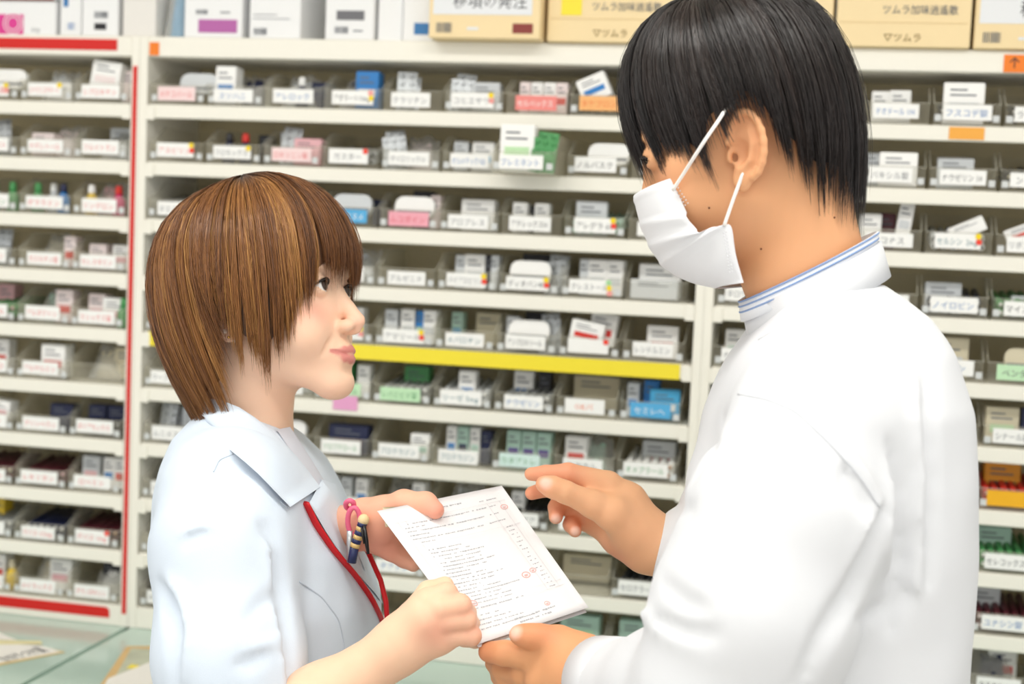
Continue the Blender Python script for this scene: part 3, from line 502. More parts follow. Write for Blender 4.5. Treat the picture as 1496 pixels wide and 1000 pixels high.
def kraft2(label, x0, x1, y0, tag):
    wd = x1-x0
    pr = ([('r', 0.020, 0.050, 0.038, 0.062, M_yellow)] if tag else []) + [('t', 'ツムラ加味逍遙散', 0.014, wd*0.62, 0.050, INK['d'], 0.10), ('t', '▽ツムラ', 0.013, wd*0.50, 0.012, mat('olive_ink', '8a7440', 0.6), 0.05), ('r', 0.004, wd-0.004, 0.033, 0.0335, mat('tan_line', 'dcc38f', 0.6))]
    carton('kampo_carton', label, x0, x1, 0.16, 0.22, M_kraft, y=y0, prints=pr)
kraft('cream carton with handwriting jutting over the shelf edge, beside the yellow tagged one', 0.462, 0.628, '移項の発注', -0.035, True)
kraft2('cream carton with a small yellow tag on the cabinet top', 0.634, 0.820, -0.012, True)
kraft2('cream carton behind the top of the masked person\'s black hair', 1.045, 1.225, -0.012, False)
kraft('cream carton with handwriting at the far right of the cabinet top', 1.230, 1.400, '移項せ', -0.010, True)
kraft2('cream carton hidden behind the black haired head', 0.826, 1.040, -0.008, False)

# ------------------------------------------------------------------ papers on the counter
def on_counter(u, v, z=CTR):
    d = AX_F + AX_R*((u-748)/FPX) - AX_U*((v-500)/FPX); k = (z-CAM[2])/d[2]; return CAM+d*k
def sheet_quad(name, pts, z0, th, m, parent=None, **k):
    mb = MB(); b = [on_counter(u, v, z0) for u, v in pts]; n = len(b)
    vs = [(p[0], p[1], z0) for p in b] + [(p[0], p[1], z0+th) for p in b]
    mb.add(vs, [tuple(range(n)), tuple(range(2*n-1, n-1, -1))] + [(i, n+i, n+(i+1) % n, (i+1) % n) for i in range(n)])
    return obj(name, mb, m, parent, **k)
M_paper = mat('white_paper', 'f3f0ea', 0.7, 0.15, noise=0.02); M_kline = mat('kraft_edge', 'dcc48e', 0.6)
z = CTR+0.0005
t = thing('envelope', 'white envelope with tan edge and dark lettering on the green counter', 'envelope')
sheet_quad('backing', [(-60, 985), (-60, 938), (60, 945), (95, 954)], z, 0.0008, M_kline, t)
f_ = sheet_quad('face', [(-60, 980), (-60, 938), (60, 944), (88, 953)], z+0.0009, 0.0004, M_paper, t)
a_, b_ = on_counter(4, 965, z+0.0015), on_counter(64, 950, z+0.0015); ang = math.atan2(b_[1]-a_[1], b_[0]-a_[0])
obj('lettering', text_mesh('かかりつけ薬', 0.036, 0.075), M_ink, t, ((a_[0]+b_[0])/2, (a_[1]+b_[1])/2, z+0.0018), (math.radians(-90), 0, ang))
t = thing('paper_slip', 'blank white slip with cream edge lying behind the envelope', 'paper')
sheet_quad('slip', [(-60, 934), (-60, 915), (0, 926), (26, 936)], z+0.0016, 0.0003, M_paper, t); sheet_quad('cream_edge', [(-60, 942), (-60, 935), (28, 936.5), (60, 937), (62, 942)], z+0.0014, 0.0002, mat('cream_edge', 'e8dfae', 0.6), t)
t = thing('leaflet', 'tan illustrated leaflet at the coat hem on the counter', 'leaflet')
sheet_quad('sheet', [(145, 1004), (185, 945), (262, 945), (300, 1004)], z, 0.0006, mat('tan_leaflet', 'e0bd82', 0.5, noise=0.15, nscale=30), t)
sheet_quad('picture', [(160, 1003), (192, 948), (230, 950), (228, 1003)], z+0.0007, 0.0002, mat('leaflet_picture', 'c9cdb6', 0.5, noise=0.3, nscale=40), t)
sheet_quad('yellow_print', [(184, 977), (192, 971), (204, 973), (198, 978)], z+0.0010, 0.0001, M_yellow, t)
t = thing('paper_sheet', 'white sheet lying across the tan leaflet on the counter', 'paper')
sheet_quad('sheet', [(150, 1006), (158, 992), (240, 960), (300, 960), (300, 1006)], z+0.0013, 0.0004, M_paper, t)
# ------------------------------------------------------------------ implicit-surface modelling (all in metres, camera-aligned axes:
# x right, y up, z away along the view; converted to the world when a mesh is made)
f32 = np.float32
def cp(u, v, d): return np.array([(u-748.0)/FPX*d, (500.0-v)/FPX*d, d])
RM = np.stack([AX_R, AX_U, AX_F], 1)          # camera-aligned -> world
def to_world(V): return V @ RM.T + CAM
def smin(a, b, k):
    if k <= 0: return np.minimum(a, b)
    h = np.clip(0.5+0.5*(b-a)/k, 0, 1); return b*(1-h)+a*h-k*h*(1-h)
def ssub(a, b, k):                              # a minus b
    return -smin(-a, b, k)
def ell(P, c, r):
    q = (P-np.asarray(c, f32)); r = np.asarray(r, f32)
    k0 = np.sqrt(((q/r)**2).sum(1)); k1 = np.sqrt(((q/(r*r))**2).sum(1))+1e-9
    return k0*(k0-1)/k1
def rc(P, a, b, ra, rb):
    a = np.asarray(a, f32); ba = np.asarray(b, f32)-a; q = P-a
    t = np.clip((q@ba)/max(1e-12, float(ba@ba)), 0, 1)
    return np.sqrt(((q-t[:, None]*ba)**2).sum(1))-(ra+(rb-ra)*t)
def chain(P, pts, k=0.004):
    """pts: list of (x, y, z, r)"""
    d = None
    for p, q in zip(pts[:-1], pts[1:]):
        e = rc(P, p[:3], q[:3], p[3], q[3]); d = e if d is None else smin(d, e, k)
    return d
def slices(P, rows, n=2.3):
    """rows: (y, xc, zc, a, b) from top to bottom; super-ellipse cross-sections normal to y"""
    R = np.array(sorted(rows, key=lambda r: r[0])); y = P[:, 1]
    xc, zc, a, b = [np.interp(y, R[:, 0], R[:, i]) for i in (1, 2, 3, 4)]
    k = ((np.abs(P[:, 0]-xc)/a)**n+(np.abs(P[:, 2]-zc)/b)**n)**(1/n)
    d = (k-1)*np.minimum(a, b)
    dy = np.maximum(y-R[-1, 0], R[0, 0]-y)
    return np.maximum(d, dy).astype(f32)
def nets(fn, lo, hi, h):
    lo = np.array(lo, float); hi = np.array(hi, float)
    c = 4; n = np.ceil((hi-lo)/(h*c)).astype(int)+1
    ax = [lo[i]+(np.arange(n[i])+0.5)*h*c-0.5*h for i in range(3)]
    G = np.stack(np.meshgrid(*ax, indexing='ij'), -1).reshape(-1, 3).astype(f32)
    D = fn(G).reshape(n)
    near = np.abs(D) < h*c*1.6
    D = np.repeat(np.repeat(np.repeat(D, c, 0), c, 1), c, 2).astype(f32); near = np.repeat(np.repeat(np.repeat(near, c, 0), c, 1), c, 2)
    idx = np.argwhere(near); Pn = (lo+idx*h).astype(f32)
    out = np.empty(len(Pn), f32)
    for s in range(0, len(Pn), 400000): out[s:s+400000] = fn(Pn[s:s+400000])
    D[near] = out
    ins = D < 0; N = np.array(D.shape)
    cnt = np.zeros(N-1, np.int8)
    for i in (0, 1):
        for j in (0, 1):
            for k in (0, 1): cnt += ins[i:N[0]-1+i, j:N[1]-1+j, k:N[2]-1+k]
    act = np.argwhere((cnt > 0) & (cnt < 8)); vid = -np.ones(N-1, np.int32); vid[tuple(act.T)] = np.arange(len(act))
    acc = np.zeros((len(act), 3)); w = np.zeros(len(act))
    cor = [(i, j, k) for i in (0, 1) for j in (0, 1) for k in (0, 1)]
    val = {q: D[act[:, 0]+q[0], act[:, 1]+q[1], act[:, 2]+q[2]] for q in cor}
    for q in cor:
        for a in range(3):
            if q[a] == 0:
                r = list(q); r[a] = 1; r = tuple(r); d0, d1 = val[q], val[r]; m = (d0 < 0) != (d1 < 0)
                t = d0/(d0-d1+1e-20); p = np.tile(np.array(q, float), (len(act), 1)); p[:, a] = t
                acc[m] += p[m]; w[m] += 1
    V = lo+(act+acc/w[:, None])*h
    F = []
    for a in range(3):
        b, c2 = (a+1) % 3, (a+2) % 3
        s0 = [slice(None)]*3; s1 = [slice(None)]*3; s0[a] = slice(0, -1); s1[a] = slice(1, None)
        A, B_ = ins[tuple(s0)], ins[tuple(s1)]
        e = np.argwhere(A != B_); e = e[(e[:, b] > 0) & (e[:, c2] > 0) & (e[:, b] < N[b]-1) & (e[:, c2] < N[c2]-1)]
        fl = A[tuple(e.T)]
        q = []
        for ob, oc in ((-1, -1), (0, -1), (0, 0), (-1, 0)):
            g = e.copy(); g[:, b] += ob; g[:, c2] += oc; q.append(vid[tuple(g.T)])
        q = np.stack(q, 1); q[~fl] = q[~fl][:, ::-1]; F.append(q)
    F = np.concatenate(F); F = F[(F >= 0).all(1)]
    return V, F
def relax(V, F, it=2, lam=0.5):
    for _ in range(it):
        S_ = np.zeros_like(V); c = np.zeros(len(V))
        for i in range(4):
            j = (i+1) % 4
            np.add.at(S_, F[:, i], V[F[:, j]]); np.add.at(c, F[:, i], 1); np.add.at(S_, F[:, j], V[F[:, i]]); np.add.at(c, F[:, j], 1)
        V = V+(S_/np.maximum(c, 1)[:, None]-V)*lam
    return V
def fast_mesh(name, V, F, col=None, world=True, flip=False):
    W_ = to_world(V) if world else V
    me = bpy.data.meshes.new(name); n = len(F); k = F.shape[1]
    c0 = W_.mean(0); a_, b_, c_ = W_[F[:, 0]]-c0, W_[F[:, 1]]-c0, W_[F[:, 2]]-c0
    if (a_*np.cross(b_, c_)).sum() < 0: F = F[:, ::-1]
    me.vertices.add(len(W_)); me.vertices.foreach_set('co', W_.astype(f32).ravel())
    me.loops.add(n*k); me.loops.foreach_set('vertex_index', F.astype(np.int32).ravel())
    me.polygons.add(n); me.polygons.foreach_set('loop_start', np.arange(0, n*k, k, dtype=np.int32))
    me.polygons.foreach_set('use_smooth', np.ones(n, bool))
    me.update(calc_edges=True)
    if col is not None:
        a = me.attributes.new('tint', 'FLOAT_COLOR', 'POINT'); a.data.foreach_set('color', np.concatenate([col, np.ones((len(col), 1))], 1).astype(f32).ravel())
    return me
def merge(parts):
    Vs, Fs, Cs, o = [], [], [], 0
    for V, F, c in parts: Vs.append(V); Fs.append(F+o); Cs.append(c); o += len(V)
    return np.concatenate(Vs), np.concatenate(Fs), np.concatenate(Cs)
def march(fn, u, v, d0=0.8, d1=2.2, miss=None):
    """depth of the surface fn along the rays of pixels (u, v)"""
    u = np.atleast_1d(np.asarray(u, float)); v = np.atleast_1d(np.asarray(v, float))
    dirs = np.stack([(u-748.0)/FPX, (500.0-v)/FPX, np.ones_like(u)], 1)
    d = np.full(len(u), d0)
    for _ in range(90):
        s = fn((dirs*d[:, None]).astype(f32)); d = d+np.clip(s, -0.02, 0.03)*0.75
    bad = (d > d1)
    if bad.any():
        d[bad] = np.nan if miss is None else miss
        if miss is None and (~bad).any():
            ok = np.argwhere(~bad)[:, 0]
            for i in np.argwhere(bad)[:, 0]:
                j = ok[np.argmin((u[ok]-u[i])**2+(v[ok]-v[i])**2)]; d[i] = d[j]
    return dirs*d[:, None]
class Frame:
    """head frame: F forward, N towards the near side, U up, in mm"""
    def __init__(s, u, v, d, yaw, pitch, roll, side, scale=1.0):
        s.o = cp(u, v, d); s.k = scale
        # side=+1 faces right in the picture, -1 faces left; positive yaw turns the face towards the camera
        cy, sy, cpch, sp = math.cos(yaw), math.sin(yaw), math.cos(pitch), math.sin(pitch)
        F = np.array([side*cy*cpch, sp, -sy*cpch])
        up = np.array([0, 1.0, 0]); N = np.cross(F, up); N /= np.linalg.norm(N)
        if N[2] > 0: N = -N
        U = up-F*np.dot(up, F); U /= np.linalg.norm(U)
        N = N-U*np.dot(N, U); N = N-F*np.dot(N, F); N /= np.linalg.norm(N)
        U2 = U*math.cos(roll)+N*math.sin(roll); N2 = N*math.cos(roll)-U*math.sin(roll)
        s.M = np.stack([F, N2, U2], 0)          # rows: local axes
    def loc(s, P): return ((P-s.o.astype(f32))@s.M.T.astype(f32))*(1000.0/s.k)
    def out(s, L): return s.o+(np.asarray(L, float)*s.k/1000.0)@s.M
    def from_px(s, u, v, n):
        """local point on the ray of pixel (u, v) whose near-side coordinate is n (mm)"""
        a = s.loc(np.array([[0, 0, 0]], float))[0]; b = s.loc(cp(u, v, 1.0)[None])[0]; t = (n-a[1])/(b[1]-a[1]); return a+(b-a)*t
def fbm(P, sc, seed=0):
    """cheap smooth pseudo-noise from sines"""
    r = np.random.RandomState(seed); o = np.zeros(len(P))
    for i in range(5):
        w_ = r.normal(size=3)*sc*(1.5**i); o += np.sin(P@w_+r.uniform(0, 6.28))/(1.4**i)
    return o/2.6
def skin_mat(name, rough=0.5):
    m = mat(name, 'f0c8a8', rough, 0.3, sss=0.12, bump=0.05, bscale=900.0)
    nt = m.node_tree; a = nt.nodes.new('ShaderNodeAttribute'); a.attribute_name = 'tint'
    nt.links.new(a.outputs['Color'], nt.nodes['Principled BSDF'].inputs['Base Color']); return m

def head_field(L, g):
    """head of a person; L local mm, g: dict of proportions"""
    A = L.copy(); A[:, 1] = np.abs(A[:, 1]); nf, cf, cu = g.get('nose', 0), g.get('chin', 0), g.get('chinu', 0)
    d = ell(L, (-3, 0, g['cz']), (g['cl'], g['cw'], g['ch']))
    d = smin(d, ell(L, (26, 0, -4), (64, g['fw'], 76)), 12)
    d = smin(d, rc(A, (12, g['jw'], -42), (70+cf, 9, -80+cu), 18, 15), 18)
    d = smin(d, ell(L, (76+cf, 0, -83+cu), (18, 18, 16)), 12)
    d = smin(d, ell(L, (67+cf, 0, -54), (29, 30, 26)), 12)
    d = smin(d, ell(A, (50, 42, -6), (22, 20, 18)), 14)
    d = smin(d, ell(A, (58, 33, -33), (25, 23, 24)), 16)
    d = smin(d, ell(A, (79+g.get('brow', 0), 22, 31), (12, 24, 8)), 12)
    d = ssub(d, ell(A, (96, 31, 14), (13, 17, 11)), 9)
    # nose
    n = chain(L, [(82, 0, 17, 6.6), (95+nf*0.6, 0, -10, 7.8), (104+nf, 0, -23, 8.4)], 4)
    n = smin(n, ell(A, (95+nf, 10.5, -28), (10, 7.0, 6.8)), 4)
    n = smin(n, ell(L, (99+nf, 0, -31), (9, 5.6, 6)), 3)
    d = smin(d, n, 6)
    d = ssub(d, ell(A, (101.5+nf, 5.4, -36), (6, 2.7, 4)), 1.5)
    # lids
    lid = ell(A, (75.5, 31, 13), (13.4, 14.8, 13.2))
    d = smin(d, lid, 3)
    r_ = 18.0; hh = g.get('eye', 6.0)
    u_, v_ = A[:, 1]-31, L[:, 2]-12.5
    lens = np.maximum(np.sqrt(u_**2+(v_+r_-hh)**2), np.sqrt(u_**2+(v_-r_+hh)**2))-r_
    d = np.maximum(d, -np.maximum(lens, 77-L[:, 0]))
    # lips
    s = g.get('smile', 0)
    up = chain(A, [(95+cf, 0, -51.0, 3.6), (91+cf, 12, -52.4, 3.1), (83+cf, 24, -55.5+s, 1.6)], 3)
    lo = chain(A, [(93.5+cf, 0, -60.6, 4.2), (90+cf, 12, -59.6, 3.4), (83+cf, 23, -56.5+s, 1.6)], 3)
    d = smin(d, np.minimum(up, lo), 4.0)
    d = ssub(d, chain(A, [(99+cf, 0, -55.6, 1.5), (94+cf, 13, -56.2, 1.4), (84.5+cf, 26, -55.5+s*1.3, 1.6)], 1), 1.6)
    d = ssub(d, ell(L, (95+cf, 0, -71), (6, 16, 4)), 6)
    d = ssub(d, chain(A, [(92+nf, 20, -34, 1.2), (82, 29, -46, 1.6), (78, 32, -56, 1.0)], 2), 5)
    return d, np.minimum(up, lo)
def ear_field(L, cx=-4, cz=2, side_n=70, sc=1.0):
    """near/far ears (uses |n|); returns union solid in mm"""
    A = L.copy(); A[:, 1] = np.abs(A[:, 1])
    # ear frame: e forward along the ear plate (flared), o outwards, z up (tilted back)
    q = (A-np.array([cx, side_n, cz], f32))/sc
    fl, tl = math.radians(24), math.radians(-14)
    e = q[:, 0]*math.cos(fl)+q[:, 1]*math.sin(fl)*-1; o = q[:, 0]*math.sin(fl)+q[:, 1]*math.cos(fl); z = q[:, 2]
    e2 = e*math.cos(tl)-z*math.sin(tl); z2 = e*math.sin(tl)+z*math.cos(tl)
    Q = np.stack([e2, o, z2], 1).astype(f32)
    plate = ell(Q, (-8, 3, 2), (15, 4.5, 27))
    plate = smin(plate, ell(Q, (-2, 3, -25), (9, 4, 11)), 5)
    pts = []
    for t in np.linspace(-10, 250, 15):
        a = math.radians(t); pts.append((-8+math.cos(a)*17*(1 if math.cos(a) < 0 else 0.85), 7.0, 3+math.sin(a)*29, 3.2))
    pts[0] = (2, 3.0, 4, 2.6)
    d = smin(plate, chain(Q, pts, 2), 3)
    d = ssub(d, ell(Q, (-3, 9, -3), (9, 7, 13)), 2.5)
    d = smin(d, chain(Q, [(-12, 6, 16, 2.4), (-15, 6, 4, 2.6), (-11, 6, -10, 2.6), (-2, 6, -17, 2.4)], 2), 2.5)
    d = smin(d, ell(Q, (7, 5, -5), (3.5, 3, 6)), 3)
    d = ssub(d, ell(Q, (3, 6, -6), (3, 6, 4.5)), 1.5)
    return d*sc
def eye_part(fr, near, parent, look=(0, 0), iris='2b1a12', hh=6.0):
    n = 31 if near > 0 else -31
    lat, lon = 20, 28; V = []; R_ = 12.3
    dirv = np.array([1.0, look[0]*(1 if near > 0 else 1), look[1]]); dirv /= np.linalg.norm(dirv)
    b1 = np.cross([0, 0, 1.0], dirv); b1 /= np.linalg.norm(b1); b2 = np.cross(dirv, b1)
    for i in range(lat+1):
        th = math.pi*0.62*i/lat
        for j in range(lon):
            ph = 2*math.pi*j/lon; V.append(np.array([75.3, n, 13])+R_*(dirv*math.cos(th)+math.sin(th)*(b1*math.cos(ph)+b2*math.sin(ph))))
    F = [(i*lon+j, i*lon+(j+1) % lon, (i+1)*lon+(j+1) % lon, (i+1)*lon+j) for i in range(lat) for j in range(lon)]
    V = np.array(V); th = np.repeat(np.arange(lat+1)*math.pi*0.62/lat, lon)
    col = np.where((th < 0.26)[:, None], np.array(lin('0a0706')), np.where((th < 0.60)[:, None], np.array(lin(iris)), np.array(lin('eceae8'))))
    me = fast_mesh('eyeball', fr.out(V), np.array(F), col)
    if 'eye_surface' not in MATS:
        m = mat('eye_surface', 'ffffff', 0.08, 0.6); a = m.node_tree.nodes.new('ShaderNodeAttribute'); a.attribute_name = 'tint'
        m.node_tree.links.new(a.outputs['Color'], m.node_tree.nodes['Principled BSDF'].inputs['Base Color'])
    wobj('eyeball', me, MATS['eye_surface'], parent)
    # dark lash line along the upper lid
    mb = MB(); pts = []
    for t in np.linspace(-1, 1, 9):
        uu = t*math.sqrt(18.0**2-(18.0-hh)**2)*1.0; vv = 12.5+math.sqrt(max(0, 18.0**2-uu*uu))-(18.0-hh)
        ff = 75.5+math.sqrt(max(1, 14.0**2-uu*uu*0.9-(vv-13)**2)); pts.append(fr.out([ff, n+uu*(1 if near > 0 else -1), vv]))
    mb.tube([to_world(p[None])[0] for p in pts], [0.0006, 0.0010, 0.0013, 0.0015, 0.0016, 0.0016, 0.0015, 0.0012, 0.0006], 6)
    wobj('lashes', smooth(mb.mesh('lashes')), mat('lash', '1c1310', 0.6), parent)

# ------------------------------------------------------------------ hair: strands that fall from the crown over a shaped shell
def hair_build(fr, prof, centre, n, seed, name, mats, parent, width=0.9, wav=1.0, shell_in=4.0, drift=None, clump=0.5, lenvar=0.10, start=0.55, jit=1.0, palette=(), root='3a2415', relief=3.0):
    """prof: {azimuth deg: [(rho, up), ...]} control curves from crown to tip, mm in the head frame; centre: (F, n) of the whorl"""
    az = sorted(prof); K = 14
    def curve(ps):
        ps = np.array(ps, float); s = np.concatenate([[0], np.cumsum(np.sqrt((np.diff(ps, axis=0)**2).sum(1)))]); s /= s[-1]
        t = np.linspace(0, 1, K); return np.stack([np.interp(t, s, ps[:, 0]), np.interp(t, s, ps[:, 1])], 1)
    def sm(c):
        for _ in range(2): c[1:-1] = 0.25*c[:-2]+0.5*c[1:-1]+0.25*c[2:]
        return c
    Cv = np.array([sm(curve(prof[a])) for a in az]); azr = np.array(az, float)
    azp = np.concatenate([azr[-1:]-360, azr, azr[:1]+360]); Cp = np.concatenate([Cv[-1:], Cv, Cv[:1]])
    def at(phi):                                   # phi array -> (n, K, 2)
        phi = np.mod(phi, 360); i = np.clip(np.searchsorted(azp, phi)-1, 0, len(azp)-2); t = (phi-azp[i])/(azp[i+1]-azp[i]); t = t*t*(3-2*t)
        return Cp[i]*(1-t)[:, None, None]+Cp[i+1]*t[:, None, None]
    dr = drift if drift else (lambda p: 0*p)
    def pts(phi, depth, t):                        # t (n, m) in 0..1.1
        cv = at(phi); x = np.clip(t, 0, 1.12)*(K-1); i = np.clip(x.astype(int), 0, K-2); fr_ = x-i
        a = np.take_along_axis(cv, i[:, :, None].repeat(2, 2), 1); b = np.take_along_axis(cv, (i+1)[:, :, None].repeat(2, 2), 1)
        q = a+(b-a)*fr_[:, :, None]
        ph = np.radians(phi[:, None]+dr(phi)[:, None]*t**2)
        rho = np.maximum(q[:, :, 0]-depth*np.clip(q[:, :, 0]/20, 0, 1), 0.2); up = q[:, :, 1]-depth*(1-np.clip(t*1.6, 0, 1))
        return np.stack([centre[0]+rho*np.cos(ph), centre[1]+rho*np.sin(ph), up], 2)
    # under-shell
    na, nt_ = 120, 30; phi = np.linspace(0, 360, na, endpoint=False)
    T_ = np.tile(np.linspace(0, 0.93, nt_), (na, 1)); S_ = pts(phi, np.full((na, 1), shell_in), T_)
    V = fr.out(S_.reshape(-1, 3)); F = []
    for a in range(na):
        for t in range(nt_-1): b = (a+1) % na; F.append((a*nt_+t, b*nt_+t, b*nt_+t+1, a*nt_+t+1))
    hair = obj(name, fast_mesh('hair_mass', V, np.array(F)), mats[0], parent)
    # strands
    r = np.random.RandomState(seed); m = 10; k = n
    ph = r.uniform(0, 360, k); cid = np.floor(ph/4.0); cl = cid*4.0+2.0+1.6*np.sin(cid*12.9); ph = ph+(cl-ph)*clump*r.uniform(0, 1, k)
    crel = np.sin(cid*78.233)*43758.5453; crel = crel-np.floor(crel); crel2 = np.sin(cid*39.3+1.7)*24634.6; crel2 = crel2-np.floor(crel2)
    dep = np.abs(r.normal(0, 1, k))*3.0-1.2+relief*(crel-0.5)
    t0 = np.clip(r.uniform(-0.15, start, k), 0, None); t1 = 1.0+r.normal(0, lenvar*0.5, k)-np.abs(r.normal(0, lenvar, k))*0.6+(crel2-0.5)*lenvar*0.8
    short = r.uniform(size=k) < 0.25; t1[short] -= r.uniform(0.05, 0.3, short.sum())
    T_ = t0[:, None]+(t1-t0)[:, None]*np.linspace(0, 1, m)[None]
    Pn = pts(ph, dep[:, None], T_)
    s = np.linspace(0, 1, m)[None]
    f1 = r.uniform(1, 3, k)[:, None]; p1 = r.uniform(0, 6.28, k)[:, None]; amp = (wav*r.uniform(0.3, 1.6, k))[:, None]
    tang = np.stack([-np.sin(np.radians(ph)), np.cos(np.radians(ph)), 0*ph], 1)
    Pn = Pn+tang[:, None, :]*(amp*np.sin(f1*s*3+p1)*s+(crel2-0.5)[:, None]*4.0*wav*s**2)[:, :, None]
    rad_ = np.stack([np.cos(np.radians(ph)), np.sin(np.radians(ph)), 0*ph], 1)
    Pn = Pn+rad_[:, None, :]*((r.normal(0, 1.1*jit, k))[:, None]*s**2)[:, :, None]
    fly = r.uniform(size=k) < 0.02
    Pn[fly] += rad_[fly][:, None, :]*(r.uniform(1, 5, fly.sum())[:, None]*np.sin(s*2.4))[:, :, None]
    wd = (width*r.uniform(0.6, 1.3, k))[:, None]*np.array([0.6, .9, 1, 1, 1, 1, .95, .85, .6, .12])[None]
    t_ = np.gradient(Pn, axis=1); t_ /= np.linalg.norm(t_, axis=2, keepdims=True)+1e-9
    o_ = rad_[:, None, :]+0*t_; b_ = np.cross(t_, o_); b_ /= np.linalg.norm(b_, axis=2, keepdims=True)+1e-9; o_ = np.cross(b_, t_)
    V = np.stack([Pn+b_*wd[:, :, None]*0.5, Pn-b_*wd[:, :, None]*0.5, Pn+o_*wd[:, :, None]*0.45], 2)
    V = fr.out(V.reshape(-1, 3))
    base = (np.arange(k)*m*3)[:, None, None]; i = (np.arange(m-1)*3)[None, :, None]; j = np.array([[0, 1], [1, 2], [2, 0]])
    Fq = np.stack([base+i+j[None, None, :, 0], base+i+j[None, None, :, 1], base+i+3+j[None, None, :, 1], base+i+3+j[None, None, :, 0]], -1).reshape(-1, 4)
    P3 = np.array([lin(c) for c in palette]); x = np.clip(0.62*crel+0.55*r.uniform(0, 1, k)-0.08, 0, 0.999)*(len(P3)-1); q = x.astype(int); fr_ = (x-q)[:, None]
    colr = P3[q]*(1-fr_)+P3[q+1]*fr_
    dyed = np.clip((T_-0.02)/0.22, 0, 1)[:, :, None]       # roots grow out in the natural, darker shade
    colr = np.array(lin(root))[None, None]*(1-dyed)+colr[:, None, :]*dyed
    col = np.repeat(colr[:, :, None, :], 3, 2).reshape(-1, 3)
    obj('hair_strands', fast_mesh('hair_strands', V, Fq, col), mats[1], hair, kind='stuff')
    return hair
def hair_mat(name, col, rough=0.42, var=0.35, spec=0.5):
    m = mat(name, col, rough, spec)
    nt = m.node_tree; b = nt.nodes['Principled BSDF']; c = lin(col)
    n = nt.nodes.new('ShaderNodeTexNoise'); n.inputs['Scale'].default_value = 60; n.inputs['Detail'].default_value = 2
    tc = nt.nodes.new('ShaderNodeTexCoord'); nt.links.new(tc.outputs['Object'], n.inputs['Vector'])
    mx = nt.nodes.new('ShaderNodeMix'); mx.data_type = 'RGBA'; mx.inputs['A'].default_value = (*[x*(1-var) for x in c], 1); mx.inputs['B'].default_value = (*[min(1, x*(1+var)) for x in c], 1)
    nt.links.new(n.outputs['Fac'], mx.inputs['Factor']); nt.links.new(mx.outputs['Result'], b.inputs['Base Color'])
    return m
def strand_mat(name, rough, spec):
    m = mat(name, '808080', rough, spec); a = m.node_tree.nodes.new('ShaderNodeAttribute'); a.attribute_name = 'tint'
    m.node_tree.links.new(a.outputs['Color'], m.node_tree.nodes['Principled BSDF'].inputs['Base Color']); return m
# ------------------------------------------------------------------ cloth helpers
def patch(fn, poly_rows, off, th, nu=10, name='panel', offs=None):
    """poly_rows: list of (left px, right px) pairs; a sheet following the surface fn, off metres proud of it and th thick"""
    rows = np.array(poly_rows, float); L, R = rows[:, 0], rows[:, 1]; nr = len(rows)
    tt = np.linspace(0, 1, nu); U_ = L[:, None, 0]+(R-L)[:, None, 0]*tt; V_ = L[:, None, 1]+(R-L)[:, None, 1]*tt
    P = march(fn, U_.ravel(), V_.ravel())
    dist = np.linalg.norm(P, axis=1, keepdims=True); o_ = off if offs is None else np.repeat(np.array(offs), nu)[:, None]
    A = P*(1-o_/dist); A = A.reshape(nr, nu, 3)
    for _ in range(2):                              # iron the sheet a little
        A[1:-1] = 0.25*A[:-2]+0.5*A[1:-1]+0.25*A[2:]; A[:, 1:-1] = 0.25*A[:, :-2]+0.5*A[:, 1:-1]+0.25*A[:, 2:]
    A = A.reshape(-1, 3); Bk = A*(1+th/np.linalg.norm(A, axis=1, keepdims=True)); V = np.concatenate([A, Bk]); n = nr*nu
    F = []
    for i in range(nr-1):
        for j in range(nu-1):
            a = i*nu+j; F.append((a, a+nu, a+nu+1, a+1)); F.append((n+a, n+a+1, n+a+nu+1, n+a+nu))
    for i in range(nr-1):
        for j in (0, nu-1):
            a = i*nu+j; F.append((a, a+nu, n+a+nu, n+a))
    for j in range(nu-1):
        for i in (0, nr-1):
            a = i*nu+j; F.append((a, a+1, n+a+1, n+a))
    return fast_mesh(name, V, np.array(F))
def surf_tube(fn, pts, r, off=0.0, flat=1.0, n=6, sub=6):
    p = np.array(pts, float); s = np.arange(len(p)); t = np.linspace(0, len(p)-1, (len(p)-1)*sub+1)
    P = march(fn, np.interp(t, s, p[:, 0]), np.interp(t, s, p[:, 1])); P = P*(1-off/np.linalg.norm(P, axis=1, keepdims=True))
    for _ in range(2): P[1:-1] = 0.25*P[:-2]+0.5*P[1:-1]+0.25*P[2:]
    return smooth(MB().tube(list(to_world(P)), r, n, flat=flat).mesh('seam'))
def groove_chain(fn, pts, r0, sub=3):
    p = np.array(pts, float); s = np.arange(len(p)); t = np.linspace(0, len(p)-1, (len(p)-1)*sub+1)
    P = march(fn, np.interp(t, s, p[:, 0]), np.interp(t, s, p[:, 1])); k = len(P)
    w_ = np.sin(np.linspace(0.12, 1, k)*math.pi*0.94); return [(*P[i], max(0.0008, r0*w_[i])) for i in range(k)]
def cloth_mat(name, col, noise=0.02):
    m = mat(name, col, 0.75, 0.15, noise=noise, nscale=9, bump=0.12, bscale=1400.0); return m
def field_sum(base, adds, subs, kadd=0.012, ksub=0.014):
    def fn(P):
        d = base(P)
        for lst, op, k in ((adds, smin, kadd), (subs, ssub, ksub)):
            for c in lst:
                q = np.array(c); mg = q[:, 3].max()+k*1.2
                m = np.all((P > q[:, :3].min(0)-mg) & (P < q[:, :3].max(0)+mg), 1)
                if m.any(): d[m] = op(d[m], chain(P[m], c, 0.004), k)
        return d
    return fn
def hex3(c): return np.array(lin(c))
